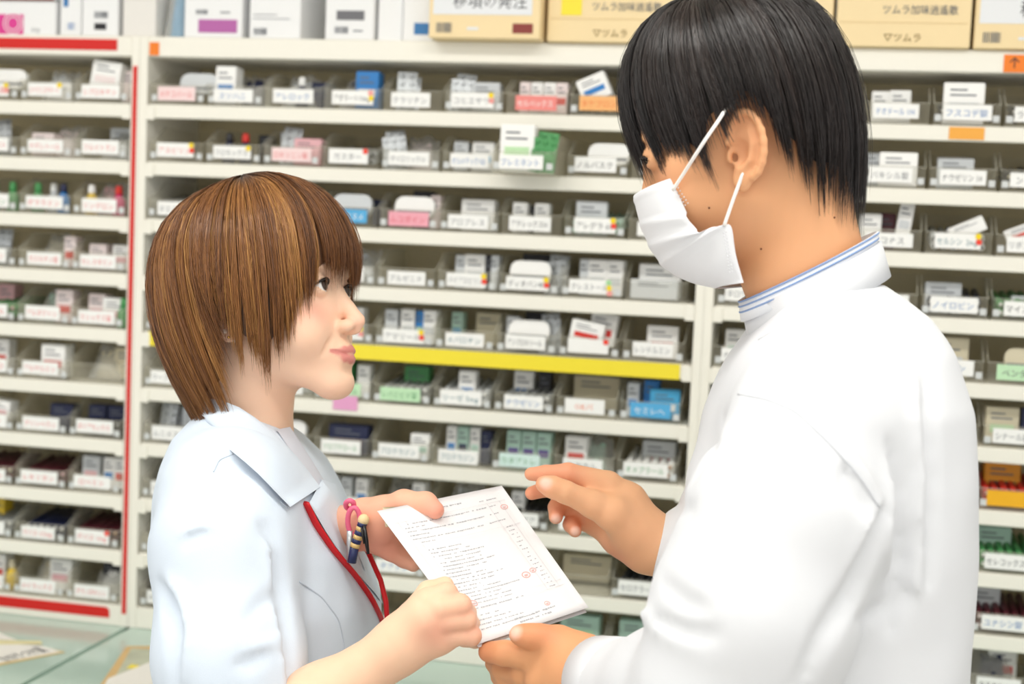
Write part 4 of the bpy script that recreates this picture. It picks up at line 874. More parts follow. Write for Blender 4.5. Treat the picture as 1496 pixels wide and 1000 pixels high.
# ================================================================== the person in the pale coat, facing right
WD = 1.54
woman = obj('person', None, None, None, tuple(px(390, 500, WD)*np.array([1, 1, 0])), None, 'person with brown bobbed hair in a pale blue-white coat, looking up to the right', 'person')
def keep(o, root):          # world-space mesh parented to a root standing elsewhere
    o.parent = root; o.matrix_parent_inverse = Matrix.Translation(root.location).inverted(); return o
def wobj(name, me, m, root, parent=None, kind=None):
    o = obj(name, me, m, kind=kind)
    if parent is None: keep(o, root)
    else: o.parent = parent
    return o
HW = Frame(380, 455, WD, math.radians(15), math.radians(7), math.radians(-4), +1)
G_w = dict(cz=44, cl=90, cw=72, ch=74, fw=58, jw=36, smile=2.5)
neck_w = [tuple(HW.out([-14, 0, -30]))+(0.050,), tuple(cp(357, 640, WD+0.005))+(0.0475,), tuple(cp(348, 720, WD+0.01))+(0.052,)]
def f_headw(P):
    L = HW.loc(P); d, _ = head_field(L, G_w)
    d = np.minimum(d*0.001*HW.k, 1) 
    d = smin(d, chain(P, neck_w, 0.01), 0.014)
    e = ear_field(L, -10, -2, 66, 0.98)*0.001
    return smin(d, e, 0.003)
def tint_face(V, fr, g, base, lip, blush, lipk=1.0):
    L = fr.loc(V.astype(f32)); _, lp = head_field(L, g)
    A = L.copy(); A[:, 1] = np.abs(A[:, 1]); c = np.tile(hex3(base), (len(V), 1))
    def mixin(c, w_, t): return c+(hex3(t)-c)*w_[:, None]
    c = mixin(c, 0.55*np.exp(-((A-np.array([70, 40, -16]))**2/np.array([22.0, 18, 14])**2).sum(1)), blush)
    c = mixin(c, 0.35*np.exp(-((A-np.array([104, 0, -24]))**2/np.array([10.0, 12, 9])**2).sum(1)), blush)
    c = mixin(c, 0.5*np.exp(-((A-np.array([-6, 72, 0]))**2/np.array([18.0, 12, 26])**2).sum(1)), blush)
    c = mixin(c, lipk*np.clip(1.2-np.abs(lp)*0.0-np.clip(lp-0.4, 0, 9)*0.9, 0, 1)*(L[:, 0] > 74), lip)
    n = fbm(L, 0.09, 4); c *= (1+0.03*n)[:, None]
    return c
parts = []
lo, hi = HW.o-np.array([0.15, 0.24, 0.14]), HW.o+np.array([0.16, 0.14, 0.14])
V, F = nets(f_headw, lo, hi, 0.0018); V = relax(V, F, 1, 0.4)
parts.append((V, F, tint_face(V, HW, G_w, 'f5ccb0', 'd98c84', 'f09f8e')))
# --- arms and hands
def hand_near(P):
    k = 0.005
    c = lambda *r: [tuple(cp(a, b, d))+(q*0.001,) for a, b, d, q in r]
    arm = chain(P, c((380, 1085, 1.36, 40), (470, 1030, 1.345, 33), (585, 942, 1.335, 20.5)), 0.02)
    palm = chain(P, c((585, 940, 1.335, 20), (622, 905, 1.328, 19), (636, 898, 1.328, 16)), 0.01)
    palm = smin(palm, chain(P, c((590, 948, 1.337, 17), (640, 932, 1.333, 14), (655, 928, 1.333, 12)), 0.01), 0.012)
    palm = smin(palm, chain(P, c((600, 922, 1.34, 17), (628, 880, 1.334, 13)), 0.01), 0.012)
    d = smin(arm, palm, 0.02)
    for f in ([(628, 880, 1.326, 11.5), (652, 868, 1.330, 10), (664, 880, 1.358, 8.2), (648, 892, 1.375, 7)],
              [(644, 890, 1.320, 11.5), (672, 885, 1.326, 10), (682, 896, 1.355, 8.4), (664, 902, 1.375, 7.4)],
              [(650, 908, 1.322, 11), (680, 906, 1.328, 9.6), (688, 914, 1.356, 8.2), (670, 918, 1.373, 7.2)],
              [(652, 928, 1.328, 10), (688, 929, 1.332, 9), (694, 935, 1.356, 7.6), (678, 936, 1.37, 6.6)]):
        d = smin(d, chain(P, c(*f), 0.003), 0.0028)
    d = smin(d, chain(P, c((604, 898, 1.350, 13), (626, 866, 1.362, 10), (650, 856, 1.370, 8.4)), 0.004), 0.007)
    return d
def hand_far(P):
    c = lambda *r: [tuple(cp(a, b, d))+(q*0.001,) for a, b, d, q in r]
    d = chain(P, c((430, 830, 1.62, 36), (495, 778, 1.52, 22), (530, 768, 1.49, 20), (556, 770, 1.478, 19)), 0.02)
    d = smin(d, chain(P, c((535, 755, 1.48, 17), (560, 748, 1.472, 15), (590, 735, 1.460, 12), (622, 736, 1.452, 10.4), (636, 746, 1.444, 8.6)), 0.006), 0.012)
    for f in ([(560, 765, 1.482, 12), (598, 770, 1.498, 10), (626, 778, 1.500, 9), (645, 785, 1.496, 7.6)],
              [(558, 778, 1.482, 12), (592, 792, 1.500, 10), (620, 802, 1.502, 9), (638, 808, 1.496, 7.6)],
              [(554, 788, 1.482, 11.5), (584, 806, 1.496, 9.8), (610, 818, 1.497, 8.6), (626, 824, 1.49, 7.2)],
              [(546, 792, 1.482, 11), (570, 806, 1.484, 9.2), (590, 818, 1.485, 8), (604, 826, 1.48, 6.8)]):
        d = smin(d, chain(P, c(*f), 0.003), 0.006)
    return d
def tint_hand(V, base, warm, tips, nails=()):
    c = np.tile(hex3(base), (len(V), 1)); c *= (1+0.03*fbm(V*1000, 0.06, 9))[:, None]
    for p, r in tips:
        w_ = 0.55*np.exp(-((V-p)**2).sum(1)/r**2); c += (hex3(warm)-c)*w_[:, None]
    for p, r in nails:
        w_ = np.clip(1.6-np.sqrt(((V-p)**2).sum(1))/r*1.2, 0, 1); c += (hex3('f4cbb8')-c)*w_[:, None]*0.9
    return c
def bb(pts, m): q = np.array(pts); return q.min(0)-m, q.max(0)+m
lo, hi = bb([cp(380, 1090, 1.36), cp(700, 850, 1.33), cp(700, 850, 1.38)], 0.045)
V, F = nets(hand_near, lo, hi, 0.0016)
parts.append((V, F, tint_hand(V, 'f5caab', 'ec9c86', [(cp(678, 890, 1.325), 0.012), (cp(655, 868, 1.33), 0.010), (cp(690, 925, 1.33), 0.012), (cp(640, 925, 1.31), 0.02)])))
lo, hi = bb([cp(430, 850, 1.62), cp(650, 715, 1.44), cp(420, 720, 1.5)], 0.04)
V, F = nets(hand_far, lo, hi, 0.0016)
parts.append((V, F, tint_hand(V, 'f0b598', 'e88f80', [(cp(640, 745, 1.44), 0.014), (cp(560, 795, 1.47), 0.03)])))
# hidden trunk so that the figure is one body under the clothes
def f_trunk_w(P):
    return slices(P, [(cp(0, v, WD)[1], cp(u, v, WD)[0], WD+0.02, a, b) for v, u, a, b in ((660, 360, 0.035, 0.05), (720, 365, 0.08, 0.13), (900, 390, 0.085, 0.12), (1150, 392, 0.08, 0.12), (1400, 390, 0.085, 0.13))])
lo, hi = bb([cp(250, 1420, WD), cp(540, 620, WD)], 0.16); V, F = nets(f_trunk_w, lo, hi, 0.012)
parts.append((V, F, np.tile(hex3('f3c6a4'), (len(V), 1))))
V, F, cl = merge(parts)
M_skin = skin_mat('skin')
body_w = wobj('body', fast_mesh('body', V, F, cl), M_skin, woman)
for s_ in (1, -1): eye_part(HW, s_, woman, (0.05, 0.10), '3a2417')
# --- coat
def rows_px(lst, d0): return [(cp(0, v, d0)[1], (cp(a, v, d0)[0]+cp(b, v, d0)[0])/2, d0+dz, (cp(b, v, d0)[0]-cp(a, v, d0)[0])/2, hd) for v, a, b, dz, hd in lst]
ROWS_W = rows_px([(596, 300, 380, 0.02, 0.055), (612, 280, 400, 0.02, 0.075), (640, 256, 432, 0.02, 0.115), (680, 241, 468, 0.02, 0.150), (720, 232, 492, 0.02, 0.165), (800, 226, 528, 0.02, 0.170),
                  (880, 232, 552, 0.02, 0.162), (1000, 240, 556, 0.02, 0.150), (1150, 250, 548, 0.02, 0.150), (1350, 232, 560, 0.02, 0.170), (1560, 226, 565, 0.02, 0.185)], WD)
SL_W = [tuple(cp(340, 722, 1.445))+(0.060,), tuple(cp(328, 800, 1.41))+(0.0655,), tuple(cp(335, 960, 1.375))+(0.066,), tuple(cp(355, 1090, 1.36))+(0.062,)]
SLF_W = [tuple(cp(400, 730, 1.68))+(0.060,), tuple(cp(400, 860, 1.70))+(0.055,), tuple(cp(440, 900, 1.64))+(0.048,), tuple(cp(478, 800, 1.545))+(0.036,)]
def coat_w0(P):
    d = slices(P, ROWS_W, 2.4)
    d = smin(d, rc(P, cp(338, 712, 1.44), cp(408, 722, 1.69), 0.057, 0.050), 0.03)
    d = smin(d, chain(P, SL_W, 0.02), 0.012)
    d = smin(d, chain(P, SLF_W, 0.02), 0.02)
    return d+(0.0012*fbm(P*np.array([1, 0.5, 1], f32), 30.0, 3)).astype(f32)
gr = [groove_chain(coat_w0, p, r) for p, r in (
    ([(402, 795), (410, 850), (420, 920), (428, 1010)], 0.0075), ([(272, 791), (285, 783), (300, 779)], 0.0012), ([(232, 855), (246, 880), (258, 925), (252, 1000)], 0.006),
    ([(383, 767), (393, 776), (400, 788)], 0.003), ([(242, 880), (250, 893), (256, 905)], 0.003), ([(388, 955), (365, 968), (350, 972)], 0.003),
    ([(312, 640), (345, 670), (376, 694)], 0.003), ([(398, 870), (380, 885), (362, 905)], 0.0025))]
ad = [groove_chain(coat_w0, p, r) for p, r in (
    ([(394, 790), (400, 840), (409, 900), (416, 1000)], 0.0045), ([(268, 784), (284, 777), (302, 772)], 0.0022), ([(245, 850), (262, 872), (275, 920), (270, 990)], 0.0045), ([(365, 955), (385, 945), (398, 940)], 0.002))]
coat_w = field_sum(coat_w0, ad, gr, 0.010, 0.010)
def cut_w(P):        # sleeve opening at the far wrist
    return coat_w(P)
lo, hi = bb([cp(215, 1330, WD), cp(590, 590, WD)], 0.0); lo[2] = 1.28; hi[2] = 1.80
V, F = nets(coat_w, lo, hi, 0.0040); V = relax(V, F, 2, 0.5)
M_coatw = cloth_mat('pale_blue_white_cotton', 'd8e3f0')
cw = wobj('coat', fast_mesh('coat', V, F), M_coatw, woman)
def cpart(name, me, m=None): return wobj(name, me, m or M_coatw, woman, cw)
# collar leaf and lapel lying on the near side of the chest
col_rows = [((279, 606), (300, 582)), ((297, 626), (326, 580)), ((314, 640), (348, 592)), ((341, 662), (374, 610)), ((362, 678), (396, 628)), ((376, 690), (415, 645)), ((394, 710), (436, 668)), ((410, 728), (454, 692)), ((424, 741), (468, 712))]
def near_w(P): return smin(coat_w(P), chain(P, [tuple(q[:3])+(q[3]+0.004,) for q in neck_w], 0.01), 0.01)
cpart('collar', patch(near_w, col_rows, 0.009, 0.0025, 12, 'collar', offs=[0.010, 0.011, 0.012, 0.013, 0.014, 0.014, 0.014, 0.013, 0.012]))
lap_rows = [((452, 735), (470, 702)), ((462, 752), (486, 716)), ((473, 775), (502, 742)), ((490, 800), (516, 775)), ((508, 824), (532, 815)), ((528, 845), (546, 845)), ((547, 866), (560, 884))]
cpart('lapel', patch(near_w, lap_rows, 0.011, 0.0030, 10, 'lapel'))
# far half of the collar, standing on the other side of the neck
def sheet_pts(rows, th=0.0022, name='panel'):
    A = np.array([[cp(*p) for p in r] for r in rows]); nr, nu = A.shape[:2]
    # refine
    def up(A, ax):
        n = A.shape[ax]; t = np.linspace(0, n-1, (n-1)*4+1); i = np.clip(t.astype(int), 0, n-2); f_ = (t-i)
        sh = [1, 1, 1]; sh[ax] = len(t); f_ = f_.reshape(sh)
        B_ = np.take(A, i, ax)*(1-f_)+np.take(A, i+1, ax)*f_
        for _ in range(3):
            sl = [slice(None)]*3; a = sl.copy(); b = sl.copy(); c = sl.copy(); a[ax] = slice(0, -2); b[ax] = slice(1, -1); c[ax] = slice(2, None)
            B_[tuple(b)] = 0.25*B_[tuple(a)]+0.5*B_[tuple(b)]+0.25*B_[tuple(c)]
        return B_
    A = up(up(A, 0), 1); nr, nu = A.shape[:2]; A = A.reshape(-1, 3); Bk = A*(1+th/np.linalg.norm(A, axis=1, keepdims=True)); n = len(A); F = []
    for i in range(nr-1):
        for j in range(nu-1):
            a = i*nu+j; F.append((a, a+nu, a+nu+1, a+1)); F.append((n+a, n+a+1, n+a+nu+1, n+a+nu))
    for i in range(nr-1):
        for j in (0, nu-1): a = i*nu+j; F.append((a, a+nu, n+a+nu, n+a))
    for j in range(nu-1):
        for i in (0, nr-1): a = i*nu+j; F.append((a, a+1, n+a+1, n+a))
    return fast_mesh(name, np.concatenate([A, Bk]), np.array(F))
cpart('far_collar', patch(near_w, [((404, 628), (424, 624)), ((412, 640), (440, 646)), ((422, 656), (455, 672)), ((438, 680), (472, 700)), ((452, 700), (480, 712)), ((464, 716), (484, 720))], 0.007, 0.0025, 10, 'far_collar'), mat('collar_lining', 'cfd3de', 0.75, 0.15, bump=0.1, bscale=1400))
cpart('far_lapel', patch(near_w, [((468, 700), (490, 708)), ((478, 716), (500, 730)), ((488, 736), (506, 750)), ((504, 770), (514, 780)), ((518, 800), (524, 806)), ((532, 830), (534, 834))], 0.008, 0.0025, 10, 'far_lapel'))
M_seam = mat('pale_seam', 'c9d3e0', 0.8, 0.1)
for pts_ in ([(437, 850), (470, 872), (495, 905), (503, 940), (502, 985)], [(341, 664), (320, 672), (312, 690)],
             [(420, 742), (410, 733)]):
    cpart('seam', surf_tube(coat_w, pts_, 0.0007, 0.0002), M_seam)
# lanyard under the lapel
M_lan = mat('red_lanyard', 'cf2027', 0.5, 0.3, bump=0.1, bscale=900)
lan = wobj('lanyard', surf_tube(near_w, [(446, 735), (462, 768), (488, 806), (516, 838), (540, 872), (556, 905), (562, 940), (566, 1005)], 0.0058, 0.0050, 0.4, 8), M_lan, woman)
wobj('lanyard_cord', smooth(MB().tube([px(500, 742, 1.535), px(522, 775, 1.525), px(540, 812, 1.512), px(556, 848, 1.50), px(564, 880, 1.49), px(566, 915, 1.485)], 0.0026, 8).mesh('cord')), M_lan, woman, lan)
# --- hair
prof_w = {}
def pw(az, *p): prof_w[az] = list(p)
pw(0,   (2, 141), (40, 139), (75, 124), (100, 100), (113, 72), (118, 48), (117, 30), (115, 16))
pw(18,  (2, 141), (40, 139), (75, 123), (99, 98), (110, 72), (114, 50), (112, 34), (109, 24))
pw(28,  (2, 141), (39, 138), (73, 122), (96, 96), (106, 70), (109, 46), (107, 26), (104, 12))
pw(36,  (2, 141), (38, 137), (71, 120), (92, 94), (101, 66), (103, 38), (101, 10), (97, -12))
pw(46,  (2, 141), (36, 136), (68, 118), (88, 91), (96, 62), (98, 30), (95, -8), (88, -40))
pw(60,  (2, 141), (34, 135), (65, 116), (84, 88), (93, 58), (95, 20), (91, -20), (82, -66))
pw(72,  (2, 141), (33, 134), (63, 115), (82, 87), (92, 56), (95, 18), (90, -16), (81, -50))
pw(84,  (2, 141), (33, 134), (62, 114), (82, 87), (92, 56), (95, 26), (92, 6), (88, -10))
pw(98,  (2, 141), (33, 134), (62, 114), (82, 87), (92, 56), (95, 24), (93, 8), (90, -4))
pw(104, (2, 141), (33, 134), (62, 114), (82, 87), (92, 56), (95, 20), (89, -10), (80, -40))
pw(112, (2, 141), (34, 134), (64, 115), (84, 89), (93, 56), (95, 14), (86, -38), (66, -92))
pw(135, (2, 141), (36, 133), (67, 116), (88, 90), (98, 56), (100, 12), (90, -44), (66, -102))
pw(160, (2, 141), (38, 132), (70, 116), (92, 90), (103, 56), (105, 12), (94, -44), (66, -108))
pw(180, (2, 141), (38, 132), (72, 116), (94, 90), (105, 56), (107, 12), (95, -44), (66, -108))
for a_ in (18, 28, 36, 46, 60, 72, 84, 98, 104, 112, 135, 160): prof_w[360-a_] = list(prof_w[a_])
HM_w = [hair_mat('brown_hair_base', '4a2d17', 0.5), strand_mat('brown_hair_strand', 0.36, 0.5)]
hw = hair_build(HW, prof_w, (-8, 0), 16000, 5, 'hair', HM_w, None, 0.85, 2.0, 5.0, drift=lambda p: np.where((p > 100) & (p < 200), -16.0, np.where((p >= 200) & (p < 262), 16.0, 0.0)), clump=0.8,
                palette=('4f301b', '6b4223', '84552d', '9c6a38', 'bd8a4e'), root='402818', relief=4.0)
keep(hw, woman)
# earrings
M_gold = mat('gold_stud', 'e0b04a', 0.25, 0.5, metal=0.8); M_pearl = mat('pearl_stud', 'fbf3ea', 0.2, 0.6)
def ball(c, r, n=10):
    m = MB(); c = np.array(c); m.tube([c+np.array([0, 0, -r*math.cos(t)]) for t in np.linspace(0.05, math.pi-0.05, 8)], [r*math.sin(t) for t in np.linspace(0.05, math.pi-0.05, 8)], n); return smooth(m.mesh('stud'))
E_ = march(f_headw, [329, 334, 342], [484, 493, 498])
for q, m_, r in zip(E_, (M_pearl, M_gold, M_pearl), (0.0026, 0.0014, 0.0018)):
    wobj('earring', ball(to_world((q*(1-0.003/np.linalg.norm(q)))[None])[0], r), m_, woman)
# skirt and legs below the frame, down to the floor
def legs(root, u, d, vtop, wdt, col, name, gap):
    top = px(u, vtop, d); z0 = top[2]
    for s_ in (-1, 1):
        a = AX_F*gap*s_; m = MB(); pts = [top+a*0.8, np.array([top[0], top[1], z0*0.5])+a, np.array([top[0], top[1], 0.09])+a]
        lg = wobj(name, smooth(m.tube([tuple(p) for p in pts], [wdt, wdt*0.7, wdt*0.62], 16).mesh(name)), col, root)
        side = AX_R*(1 if root is woman else -1); b = np.array([top[0], top[1], 0.0])+a
        sh_ = MB().tube([tuple(b-side*0.06+np.array([0, 0, 0.05])), tuple(b+np.array([0, 0, 0.06])), tuple(b+side*0.10+np.array([0, 0, 0.036])), tuple(b+side*0.17+np.array([0, 0, 0.03]))], [0.042, 0.05, 0.036, 0.024], 12)
        wobj('shoe', smooth(sh_.mesh('shoe')), mat('white_shoe', 'e6e4df', 0.5), root)
legs(woman, 392, WD+0.02, 1290, 0.085, mat('navy_trousers', '2a3144', 0.8), 'trouser_leg', 0.085)
# ================================================================== the masked person in the white coat, facing left
MD = 1.29
man = obj('person', None, None, None, tuple(px(1200, 500, MD)*np.array([1, 1, 0])), None, 'person with black hair in a face mask and white stand-collar coat, turned left', 'person')
HM = Frame(1088, 217, MD, math.radians(-8), math.radians(-17), math.radians(0), -1, 0.96)
G_m = dict(cz=46, cl=92, cw=75, ch=78, fw=61, jw=42, smile=0, nose=-9, chin=-7, chinu=6, brow=-5, eye=3.8)
neck_m = [tuple(HM.out([-26, 0, -20]))+(0.056,), tuple(cp(1170, 385, MD+0.005))+(0.0515,), tuple(cp(1195, 480, MD+0.01))+(0.050,)]
def f_headm(P):
    L = HM.loc(P); d, _ = head_field(L, G_m)
    d = smin(d*0.001*HM.k, chain(P, neck_m, 0.01), 0.018)
    return smin(d, ear_field(L, 8, -8, 69, 1.0)*0.001, 0.003)
parts = []
lo, hi = HM.o-np.array([0.15, 0.20, 0.14]), HM.o+np.array([0.16, 0.14, 0.14])
V, F = nets(f_headm, lo, hi, 0.0018); V = relax(V, F, 1, 0.4)
parts.append((V, F, tint_face(V, HM, G_m, 'e6ab7e', 'cc8478', 'df8f6a')))
cc = lambda *r: [tuple(cp(a, b, d))+(q*0.001,) for a, b, d, q in r]
def hand_point(P):
    d = chain(P, cc((1080, 830, 1.46, 36), (1010, 812, 1.465, 29), (955, 795, 1.468, 22.5), (925, 775, 1.470, 22)), 0.02)
    d = smin(d, chain(P, cc((950, 785, 1.470, 21), (915, 735, 1.474, 19), (888, 712, 1.474, 14)), 0.01), 0.015)
    d = smin(d, chain(P, cc((940, 805, 1.475, 20), (905, 785, 1.486, 17), (876, 766, 1.496, 13)), 0.01), 0.015)
    d = smin(d, chain(P, cc((915, 750, 1.482, 18), (880, 742, 1.492, 15)), 0.01), 0.012)
    for f in ([(888, 708, 1.470, 13), (830, 692, 1.462, 10), (797, 693, 1.464, 8.4), (776, 693, 1.466, 6.6)],
              [(882, 728, 1.486, 12), (832, 712, 1.490, 9.6), (800, 714, 1.486, 8.2), (777, 721, 1.482, 6.8)],
              [(876, 750, 1.495, 11.5), (836, 738, 1.500, 9.4), (813, 742, 1.488, 8.2), (812, 756, 1.478, 7)],
              [(874, 770, 1.497, 10.5), (850, 762, 1.500, 8.6), (834, 767, 1.488, 7.6), (840, 776, 1.480, 6.6)]):
        d = smin(d, chain(P, cc(*f), 0.003), 0.006)
    d = smin(d, chain(P, cc((925, 775, 1.458, 19), (895, 750, 1.450, 17), (866, 737, 1.445, 13), (825, 719, 1.436, 10.4), (807, 712, 1.434, 10), (795, 708, 1.434, 8.2)), 0.005), 0.012)
    return d
def hand_hold(P):
    d = chain(P, cc((1010, 1045, 1.22, 38), (905, 1010, 1.27, 29), (868, 990, 1.295, 26), (835, 972, 1.310, 24)), 0.02)
    d = smin(d, chain(P, cc((850, 960, 1.312, 20), (815, 940, 1.318, 15), (788, 932, 1.316, 11.4), (770, 930, 1.314, 10.2), (758, 928, 1.314, 8.6)), 0.005), 0.012)
    d = smin(d, chain(P, cc((850, 1005, 1.315, 26), (800, 995, 1.325, 20)), 0.01), 0.02)
    for f in ([(812, 962, 1.322, 15), (765, 957, 1.330, 12.6), (735, 955, 1.336, 11.2), (714, 953, 1.342, 9.4)],
              [(808, 985, 1.330, 14), (765, 984, 1.345, 12), (735, 978, 1.368, 10.4), (722, 970, 1.385, 8.6)],
              [(806, 1006, 1.335, 13), (770, 1010, 1.352, 11.4), (742, 1000, 1.372, 10), (730, 990, 1.388, 8.4)],
              [(812, 1028, 1.335, 12), (785, 1032, 1.352, 10), (765, 1022, 1.368, 8.8), (755, 1012, 1.382, 7.6)]):
        d = smin(d, chain(P, cc(*f), 0.003), 0.007)
    return d
lo, hi = bb([cp(1080, 860, 1.46), cp(765, 670, 1.50), cp(770, 700, 1.42)], 0.04)
V, F = nets(hand_point, lo, hi, 0.0016)
parts.append((V, F, tint_hand(V, 'ecb48a', 'e48a70', [(cp(785, 694, 1.465), 0.02), (cp(828, 690, 1.462), 0.02), (cp(795, 708, 1.43), 0.010), (cp(812, 752, 1.475), 0.016), (cp(842, 770, 1.48), 0.016), (cp(775, 722, 1.48), 0.014), (cp(905, 810, 1.475), 0.02)],
                            [(cp(797, 706, 1.4255), 0.0062), (cp(812, 760, 1.470), 0.0058), (cp(841, 777, 1.473), 0.0055)])))
lo, hi = bb([cp(1010, 1060, 1.20), cp(700, 910, 1.40), cp(1010, 1060, 1.3)], 0.045)
V, F = nets(hand_hold, lo, hi, 0.0017)
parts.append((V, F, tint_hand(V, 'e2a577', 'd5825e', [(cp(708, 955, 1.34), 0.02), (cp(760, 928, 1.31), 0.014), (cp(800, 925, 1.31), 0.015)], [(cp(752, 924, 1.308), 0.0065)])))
def f_trunk_m(P):
    return slices(P, [(cp(0, v, MD)[1], cp(u, v, MD)[0], MD+0.02, a, b) for v, u, a, b in ((560, 1215, 0.05, 0.07), (640, 1215, 0.09, 0.14), (800, 1210, 0.09, 0.14), (1100, 1210, 0.09, 0.13), (1500, 1210, 0.09, 0.13))])
lo, hi = bb([cp(1000, 1520, MD), cp(1400, 450, MD)], 0.16); V, F = nets(f_trunk_m, lo, hi, 0.012)
parts.append((V, F, np.tile(hex3('eab68c'), (len(V), 1))))
V, F, cl = merge(parts)
body_m = wobj('body', fast_mesh('body', V, F, cl), M_skin, man)
for s_ in (1, -1): eye_part(HM, s_, man, (0.25 if s_ > 0 else -0.1, -0.15), '1c120d', 3.8)
# moles
for u, v in ((1036, 304), (1112, 364), (1219, 318)):
    q = march(f_headm, [u], [v])[0]; wobj('mole', ball(to_world((q*(1-0.0002/1.2))[None])[0], 0.0009, 8), mat('mole', '6b3f28', 0.6), man)
# --- coat
ROWS_M = rows_px([(418, 1140, 1290, 0.015, 0.07), (440, 1118, 1322, 0.015, 0.085), (470, 1108, 1354, 0.015, 0.115), (500, 1094, 1374, 0.015, 0.135), (520, 1083, 1382, 0.015, 0.15), (600, 1046, 1402, 0.015, 0.175), (700, 1010, 1410, 0.015, 0.18), (800, 1004, 1410, 0.015, 0.178),
                  (900, 1004, 1406, 0.015, 0.172), (1000, 1004, 1398, 0.015, 0.172), (1200, 1004, 1396, 0.015, 0.175), (1500, 985, 1415, 0.015, 0.19), (1800, 975, 1425, 0.015, 0.20)], MD)
SL_M = [tuple(cp(1186, 650, 1.165))+(0.066,), tuple(cp(1150, 760, 1.140))+(0.074,), tuple(cp(1100, 900, 1.125))+(0.074,), tuple(cp(1065, 1010, 1.125))+(0.070,)]
FA_M = [tuple(cp(1060, 1015, 1.13))+(0.070,), tuple(cp(990, 1020, 1.195))+(0.058,), tuple(cp(905, 1006, 1.262))+(0.040,)]
SLF_M = [tuple(cp(1120, 640, 1.45))+(0.062,), tuple(cp(1075, 790, 1.47))+(0.060,), tuple(cp(1060, 830, 1.466))+(0.055,), tuple(cp(1005, 808, 1.466))+(0.042,)]
def coat_m0(P):
    d = slices(P, ROWS_M, 2.3)
    d = smin(d, rc(P, cp(1190, 600, 1.17), cp(1130, 600, 1.45), 0.060, 0.055), 0.035)
    d = smin(d, chain(P, SL_M, 0.02), 0.016)
    fa = chain(P, FA_M, 0.015); cu = cp(880, 990, 1.283)[None].astype(f32)
    d = smin(d, fa, 0.012)
    d = smin(d, chain(P, SLF_M, 0.02), 0.02)
    return d+(0.0012*fbm(P*np.array([1, 0.5, 1], f32), 26.0, 8)).astype(f32)
gr = [groove_chain(coat_m0, p, r) for p, r in (
    ([(1290, 748), (1274, 800), (1243, 870), (1200, 935), (1165, 1005)], 0.008), ([(1300, 650), (1312, 720), (1312, 820), (1300, 920)], 0.005), ([(1352, 560), (1362, 700), (1358, 850)], 0.0035),
    ([(1232, 690), (1238, 715), (1262, 745)], 0.003), ([(1255, 905), (1280, 895), (1325, 868)], 0.003), ([(968, 852), (1000, 880), (1030, 890)], 0.0035), ([(955, 905), (1000, 925), (1045, 928)], 0.0035), ([(1012, 700), (1040, 655), (1062, 600)], 0.003), ([(985, 735), (1000, 745), (1012, 742)], 0.002))]
ad = [groove_chain(coat_m0, p, r) for p, r in (
    ([(1180, 610), (1225, 655), (1262, 700), (1284, 738)], 0.006), ([(1284, 735), (1270, 790), (1240, 850)], 0.0055), ([(1298, 650), (1300, 740), (1296, 830)], 0.003), ([(1338, 560), (1346, 700), (1340, 860)], 0.003),
    ([(935, 895), (965, 915), (1010, 940)], 0.004))]
coat_m = field_sum(coat_m0, ad, gr, 0.010, 0.010)
lo, hi = bb([cp(840, 1400, MD), cp(1430, 405, MD)], 0.0); lo[0] = cp(840, 1000, 1.28)[0]; lo[2] = 1.03; hi[2] = 1.56; hi[0] += 0.02
V, F = nets(coat_m, lo, hi, 0.0042); V = relax(V, F, 2, 0.5)
M_coatm = cloth_mat('white_cotton', 'e1e3e7')
cm = wobj('coat', fast_mesh('coat', V, F), M_coatm, man)
def mpart(name, me, m=None): return wobj(name, me, m or M_coatm, man, cm)
# cuff ring, open towards the hand
def ring_band(c0, c1, r0, r1, name, th=0.002, n=40, flat=1.0, upv=(0, 1, 0)):
    a, b = np.array(c0), np.array(c1); t = b-a; t /= np.linalg.norm(t); n1 = np.cross(t, upv); n1 /= np.linalg.norm(n1); n2 = np.cross(n1, t)
    V = []
    for (c, r) in ((a, r0), (b, r1), (b, r1-th), (a, r0-th)):
        for k in range(n): an = 2*math.pi*k/n; V.append(c+n1*math.cos(an)*r+n2*math.sin(an)*r*flat)
    F = [(l*n+k, l*n+(k+1) % n, ((l+1) % 4)*n+(k+1) % n, ((l+1) % 4)*n+k) for l in range(4) for k in range(n)]
    return fast_mesh(name, np.array(V), np.array(F))
mpart('cuff', ring_band(cp(925, 1006, 1.25), cp(872, 990, 1.292), 0.044, 0.0375, 'cuff', flat=0.95))
# stand collar: a leaning band around the neck, and the striped shirt collar inside it
def collar(bot, top, name, th=0.0022, n=64, open_at=None):
    """bot/top: (px left, px right, depth centre, half depth, v left, v right)"""
    V = []
    for i, k in ((0, 0), (1, 0), (2, 0), (2, th), (1, th), (0, th)):
        row = [a+(b-a)*i/2 for a, b in zip(bot, top)]
        ul, ur, dc, hd, vl, vr = row
        for j in range(n):
            an = 2*math.pi*j/n; x = (1-math.cos(an))/2; u = ul+(ur-ul)*x; v = vl+(vr-vl)*x; d = dc-(hd-k)*math.sin(an)
            q = cp(u, v, MD); q[2] = d
            if k: q[0] += (1 if x < 0.5 else -1)*k*abs(math.cos(an))
            V.append(q)
    F = [(l*n+k, l*n+(k+1) % n, ((l+1) % 6)*n+(k+1) % n, ((l+1) % 6)*n+k) for l in range(6) for k in range(n)]
    return fast_mesh(name, np.array(V), np.array(F))
mpart('stand_collar', collar((1098, 1302, MD+0.012, 0.078, 500, 402), (1088, 1288, MD+0.010, 0.072, 452, 352), 'stand_collar'))
M_stripe = mat('striped_shirt', 'f3f6fb', 0.7, 0.15)
nt = M_stripe.node_tree; tcn = nt.nodes.new('ShaderNodeUVMap')
sc_ = collar((1086, 1282, MD+0.010, 0.067, 470, 372), (1082, 1284, MD+0.008, 0.063, 440, 338), 'shirt_collar')
